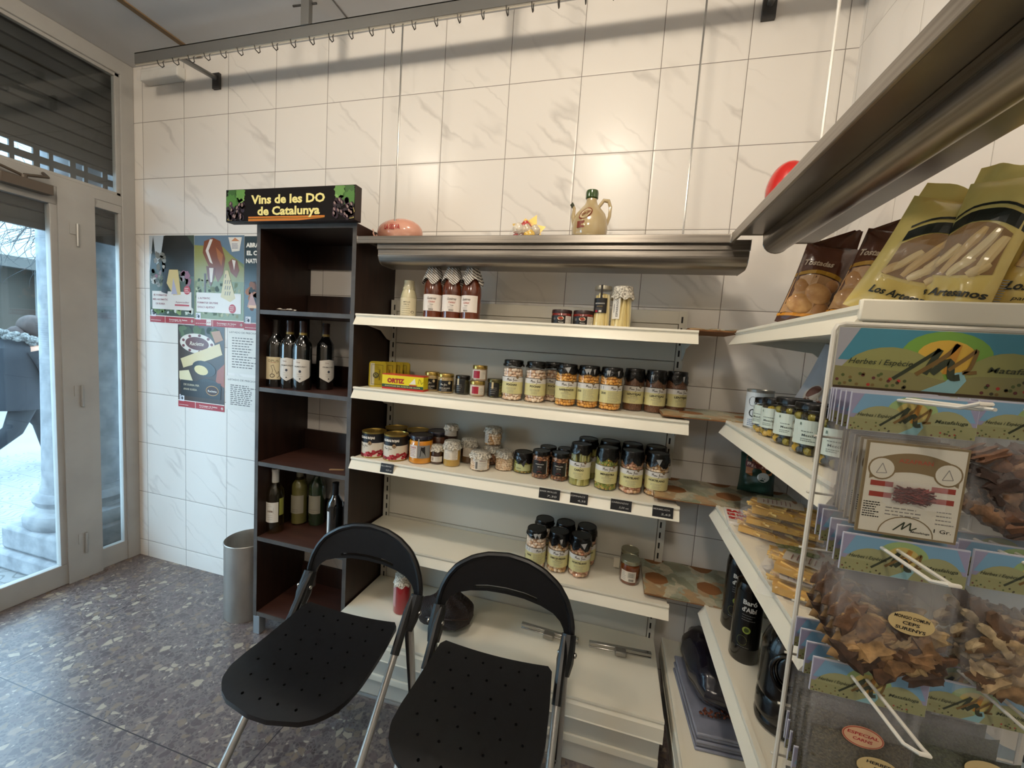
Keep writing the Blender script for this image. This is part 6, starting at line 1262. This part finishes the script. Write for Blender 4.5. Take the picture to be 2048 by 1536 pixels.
def chunks(cols, n, zlo, zhi, seed, r0=.008, r1=.017):
    def fn(b):
        rr = random.Random(seed); ms = [noisy('dried_'+c, c, '#'+''.join('%02X' % int(int(c[i:i+2], 16)*.55) for i in (1, 3, 5)), 90, .7, .6, 3, bd=.003) for c in cols]
        for k in range(n):
            r = rr.uniform(r0, r1); M4 = Matrix.Rotation(rr.uniform(-1.2, 1.2), 4, 'Y') @ Matrix.Rotation(rr.uniform(-.4, .4), 4, 'X'); a, c = rr.uniform(2, 6), rr.uniform(0, 6)
            b.ball((rr.uniform(-.044, .044), rr.uniform(-.010, -.003), rr.uniform(zlo, zhi)), (r*1.25, .0045, r*rr.uniform(.35, .8)), ms[k % len(ms)], 12, 7, M4=M4, fn=lambda v: v*(1+.25*math.sin(a*v.x*2+c)+.2*math.sin(a*v.z*3+c*2)))
    return fn
def herb(c1, c2, H):
    m = noisy('herb_'+c1, c1, c2, 330, .85, 1.0, 2, bd=.003)
    def fn(b): b.grid(lambda u, v: ((u-.5)*.106, -.004-.008*(max(0, 1-abs(2*u-1)**3))*math.sin(PI*(.15+.8*v))**.5+.0006*math.sin(u*50)*math.sin(v*60), -.036-H*(.30+.69*v)+.004*math.sin(u*8)*(1-v)), 26, 26, m); b.grid(lambda u, v: ((.5-u)*.106, .001, -.036-H*(.32+.67*v)), 4, 4, m)
    return fn
def oval(lines, x, z, red=False):
    def fn(b):
        F = Flat(); F.ell(x, z, .0225, .0135, P('#C9B27C' if not red else '#C98A6A', .45), 0, 30, -.12)
        if red: F.ell(x, z, .0215, .0125, P('#9E3A2A', .45), 1, 28, -.12); F.ell(x, z, .0205, .0115, P('#D1A884', .45), 2, 28, -.12)
        h = .0052; y = z+h*(len(lines)-1)*.6
        for s_ in lines: F.text(s_, x, y, h, INK if not red else RED, 3, w=min(.034, .0042*len(s_)), bold=.03, rot=-.1); y -= h*1.3
        F.emit(b, on_front(-.0165, .0001))
    return fn
def saffron(b):
    c0 = P('#C9C5B6', .4); b.box(-.048, .048, -.019, -.0165, -.155, -.046, P('#7A6A4C', .35)); F = Flat(); F.rect(-.0455, .0455, -.1525, -.0485, c0, 0)
    BN = P('#7A6848', .4)
    pts = [(-.042+.084*k/20, -.0585-.022*abs(k/10-1)**2*.55) for k in range(21)]
    for (a, c), (d, e) in zip(pts, pts[1:]): F.add([(a, c-.018-.002), (d, e-.020), (d, e+.002), (a, c+.002)], [(0, 1, 2, 3)], BN, 1)
    for sx in (-1, 1):
        F.ell(.031*sx, -.077, .0135, .0135, BN, 2, 22); F.ell(.031*sx, -.077, .0118, .0118, c0, 3, 22); F.stroke([(.031*sx-.005, -.083), (.031*sx, -.071), (.031*sx+.005, -.082), (.031*sx-.005, -.083)], .0008, GREY, 4)
        for k in range(2): F.rect(.029*sx-.011, .029*sx+.011, -.098-.013*k, -.092-.013*k, P('#8E3326', .4), 2)
    F.text('AZAFRAN', .0, -.066, .0065, P('#A34A34', .4), 3, w=.032); F.lines(-.022, .020, -.130, -.122, 3, .0012, GREY, 2); F.lines(-.044, -.026, -.135, -.118, 7, .0013, INK, 2); F.lines(.026, .044, -.134, -.120, 4, .0012, GREY, 2); F.text('1 Gr.', .034, -.142, .006, INK, 3, w=.016)
    F.stroke([(.026*math.cos(PI*k/14), -.152+.021*math.sin(PI*k/14)) for k in range(15)], .0011, BN, 3); F.stroke([(-.012, -.148), (-.002, -.137), (-.004, -.146), (.004, -.137), (.004, -.146), (.010, -.142)], .0014, P('#2B3320', .4), 4); F.text('Matafaluga', .014, -.147, .003, INK, 4, w=.018, shear=.3)
    F.emit(b, on_front(-.0191, .00012))
def saf_box(b): b.box(-.026, .026, -.030, -.0195, -.117, -.090, M['bagfilm'])
def saf_thr(b):
    rr = random.Random(2)
    for k in range(260):
        x, z = rr.uniform(-.015, .015), rr.uniform(-.113, -.096); a = rr.uniform(-.6, .6); L = rr.uniform(.003, .006); b.tube([(x-L, rr.uniform(-.026, -.021), z-L*a), (x+L, rr.uniform(-.026, -.021), z+L*a)], .0006, P(rr.choice(['#5A1612', '#74201A', '#4A100E']), .6), 4)
def packet(label, x, y, z, group, film_h, kind, lab=None, rz=0, name='herb_packet', cat='packet'):
    t = thing(name, label, cat, (x, y, z), rz, group)
    part('hdr', 'header_card', t, hdr, smooth=0); part(('film', film_h), 'clear_bag', t, filmbag(film_h))
    if kind == 'saffron': part('saf', 'saffron_card', t, saffron, smooth=0); part('safb', 'plastic_box', t, saf_box, smooth=0); part('saft', 'saffron_threads', t, saf_thr)['kind'] = 'stuff'
    elif kind: part(kind[0], kind[1], t, kind[2])['kind'] = 'stuff'
    if lab: part(str(lab[0]), 'oval_label', t, oval(*lab[1:]), smooth=0)
    return t
DM = ('dark', 'dried_mushrooms', chunks(['#5E3A28', '#3E281E', '#7A5236', '#8A6648'], 70, -.150, -.055, 21))
CP = ('ceps', 'dried_mushrooms', chunks(['#A88456', '#6E4E34', '#8E6A44', '#B79A6C', '#4E3626'], 42, -.150, -.095, 22, .009, .020))
BM = ('boletus', 'dried_mushrooms', chunks(['#B79C74', '#8A6C4A', '#6E523A', '#C4AE88'], 46, -.155, -.085, 23, .009, .019))
HP = ('herbp', 'dried_herbs', herb('#2E2A1A', '#5E553A', .150)); HO = ('herbo', 'dried_herbs', herb('#20260F', '#454D28', .150))
ordn = ['second', 'third', 'fourth', 'fifth', 'sixth']
def stack(x, z, ys, where, kind, lab, film_h, flabel, bk=None, dx=-.0048, name='herb_packet'):
    g = 'packets hung in the '+where; packet(flabel, x, ys[0], z, g, film_h, kind, lab, name=name)
    bkt = packet('x', x-dx, ys[1], z, g, film_h, bk if bk else kind, None, name=name) if len(ys) > 1 else None
    for i, y in enumerate(ys[1:]):
        lb = f'packet hung in the {where}, {ordn[i]} from the front'
        if i == 0: bkt['label'] = lb
        else: copy_tree(bkt, (x-dx*(i+1), y, z-.001*(i % 2)), 0, lb)
stack(2.973, 1.366, [-1.122, -1.100, -1.078, -1.056, -1.038, -1.022], 'top left stack of the rack', 'saffron', None, .135, 'packet with a saffron card marked 1 Gr., front of the top left stack', name='saffron_packet')
stack(3.128, 1.366, [-1.075, -1.055, -1.030], 'top right stack of the rack', DM, None, .150, 'packet of dark dried mushrooms, front of the top right stack', name='mushroom_packet')
stack(2.980, 1.196, [-1.132, -1.108, -1.082, -1.050, -1.026], 'second left stack of the rack', CP, ('ovceps', ['MONGO COMUN', 'CEPS', 'SURENYS'], .008, -.082), .125, 'packet of dried mushrooms with an oval CEPS SURENYS label', name='mushroom_packet')
stack(3.126, 1.190, [-1.105, -1.075, -1.04], 'second right stack of the rack', BM, ('ovbar', ['BARREJA', 'BOLETS', 'SECS'], .018, -.092), .140, 'packet of pale dried mushrooms with an oval label at the picture edge', name='mushroom_packet')
stack(2.976, 1.020, [-1.115, -1.085, -1.055, -1.028], 'third left stack of the rack', HP, ('ovherb', ['HERBES', 'DE', 'PROVENÇA'], .014, -.108), .150, 'packet of Provence herbs with a tan oval label under a red stamp')
stack(3.105, 1.008, [-1.085, -1.05, -1.025], 'third right stack of the rack', HO, ('ovor', ['ORENGA'], .012, -.088), .150, 'packet of green oregano with an oval ORENGA label')
o = [q for q in bpy.data.objects if q.get('label', '').startswith('packet of Provence')][0]; part('ovred', 'red_stamp', o, oval(['ESPECIAL', 'CARNS'], -.006, -.072, True), smooth=0)
stack(2.988, .855, [-1.075, -1.05, -1.028, -1.012], 'bottom left stack of the rack', HP, None, .150, 'packet of herbs at the front of the bottom left stack')
stack(3.12, .850, [-1.07, -1.04], 'bottom right stack of the rack', HO, None, .150, 'packet of herbs at the front of the bottom right stack')
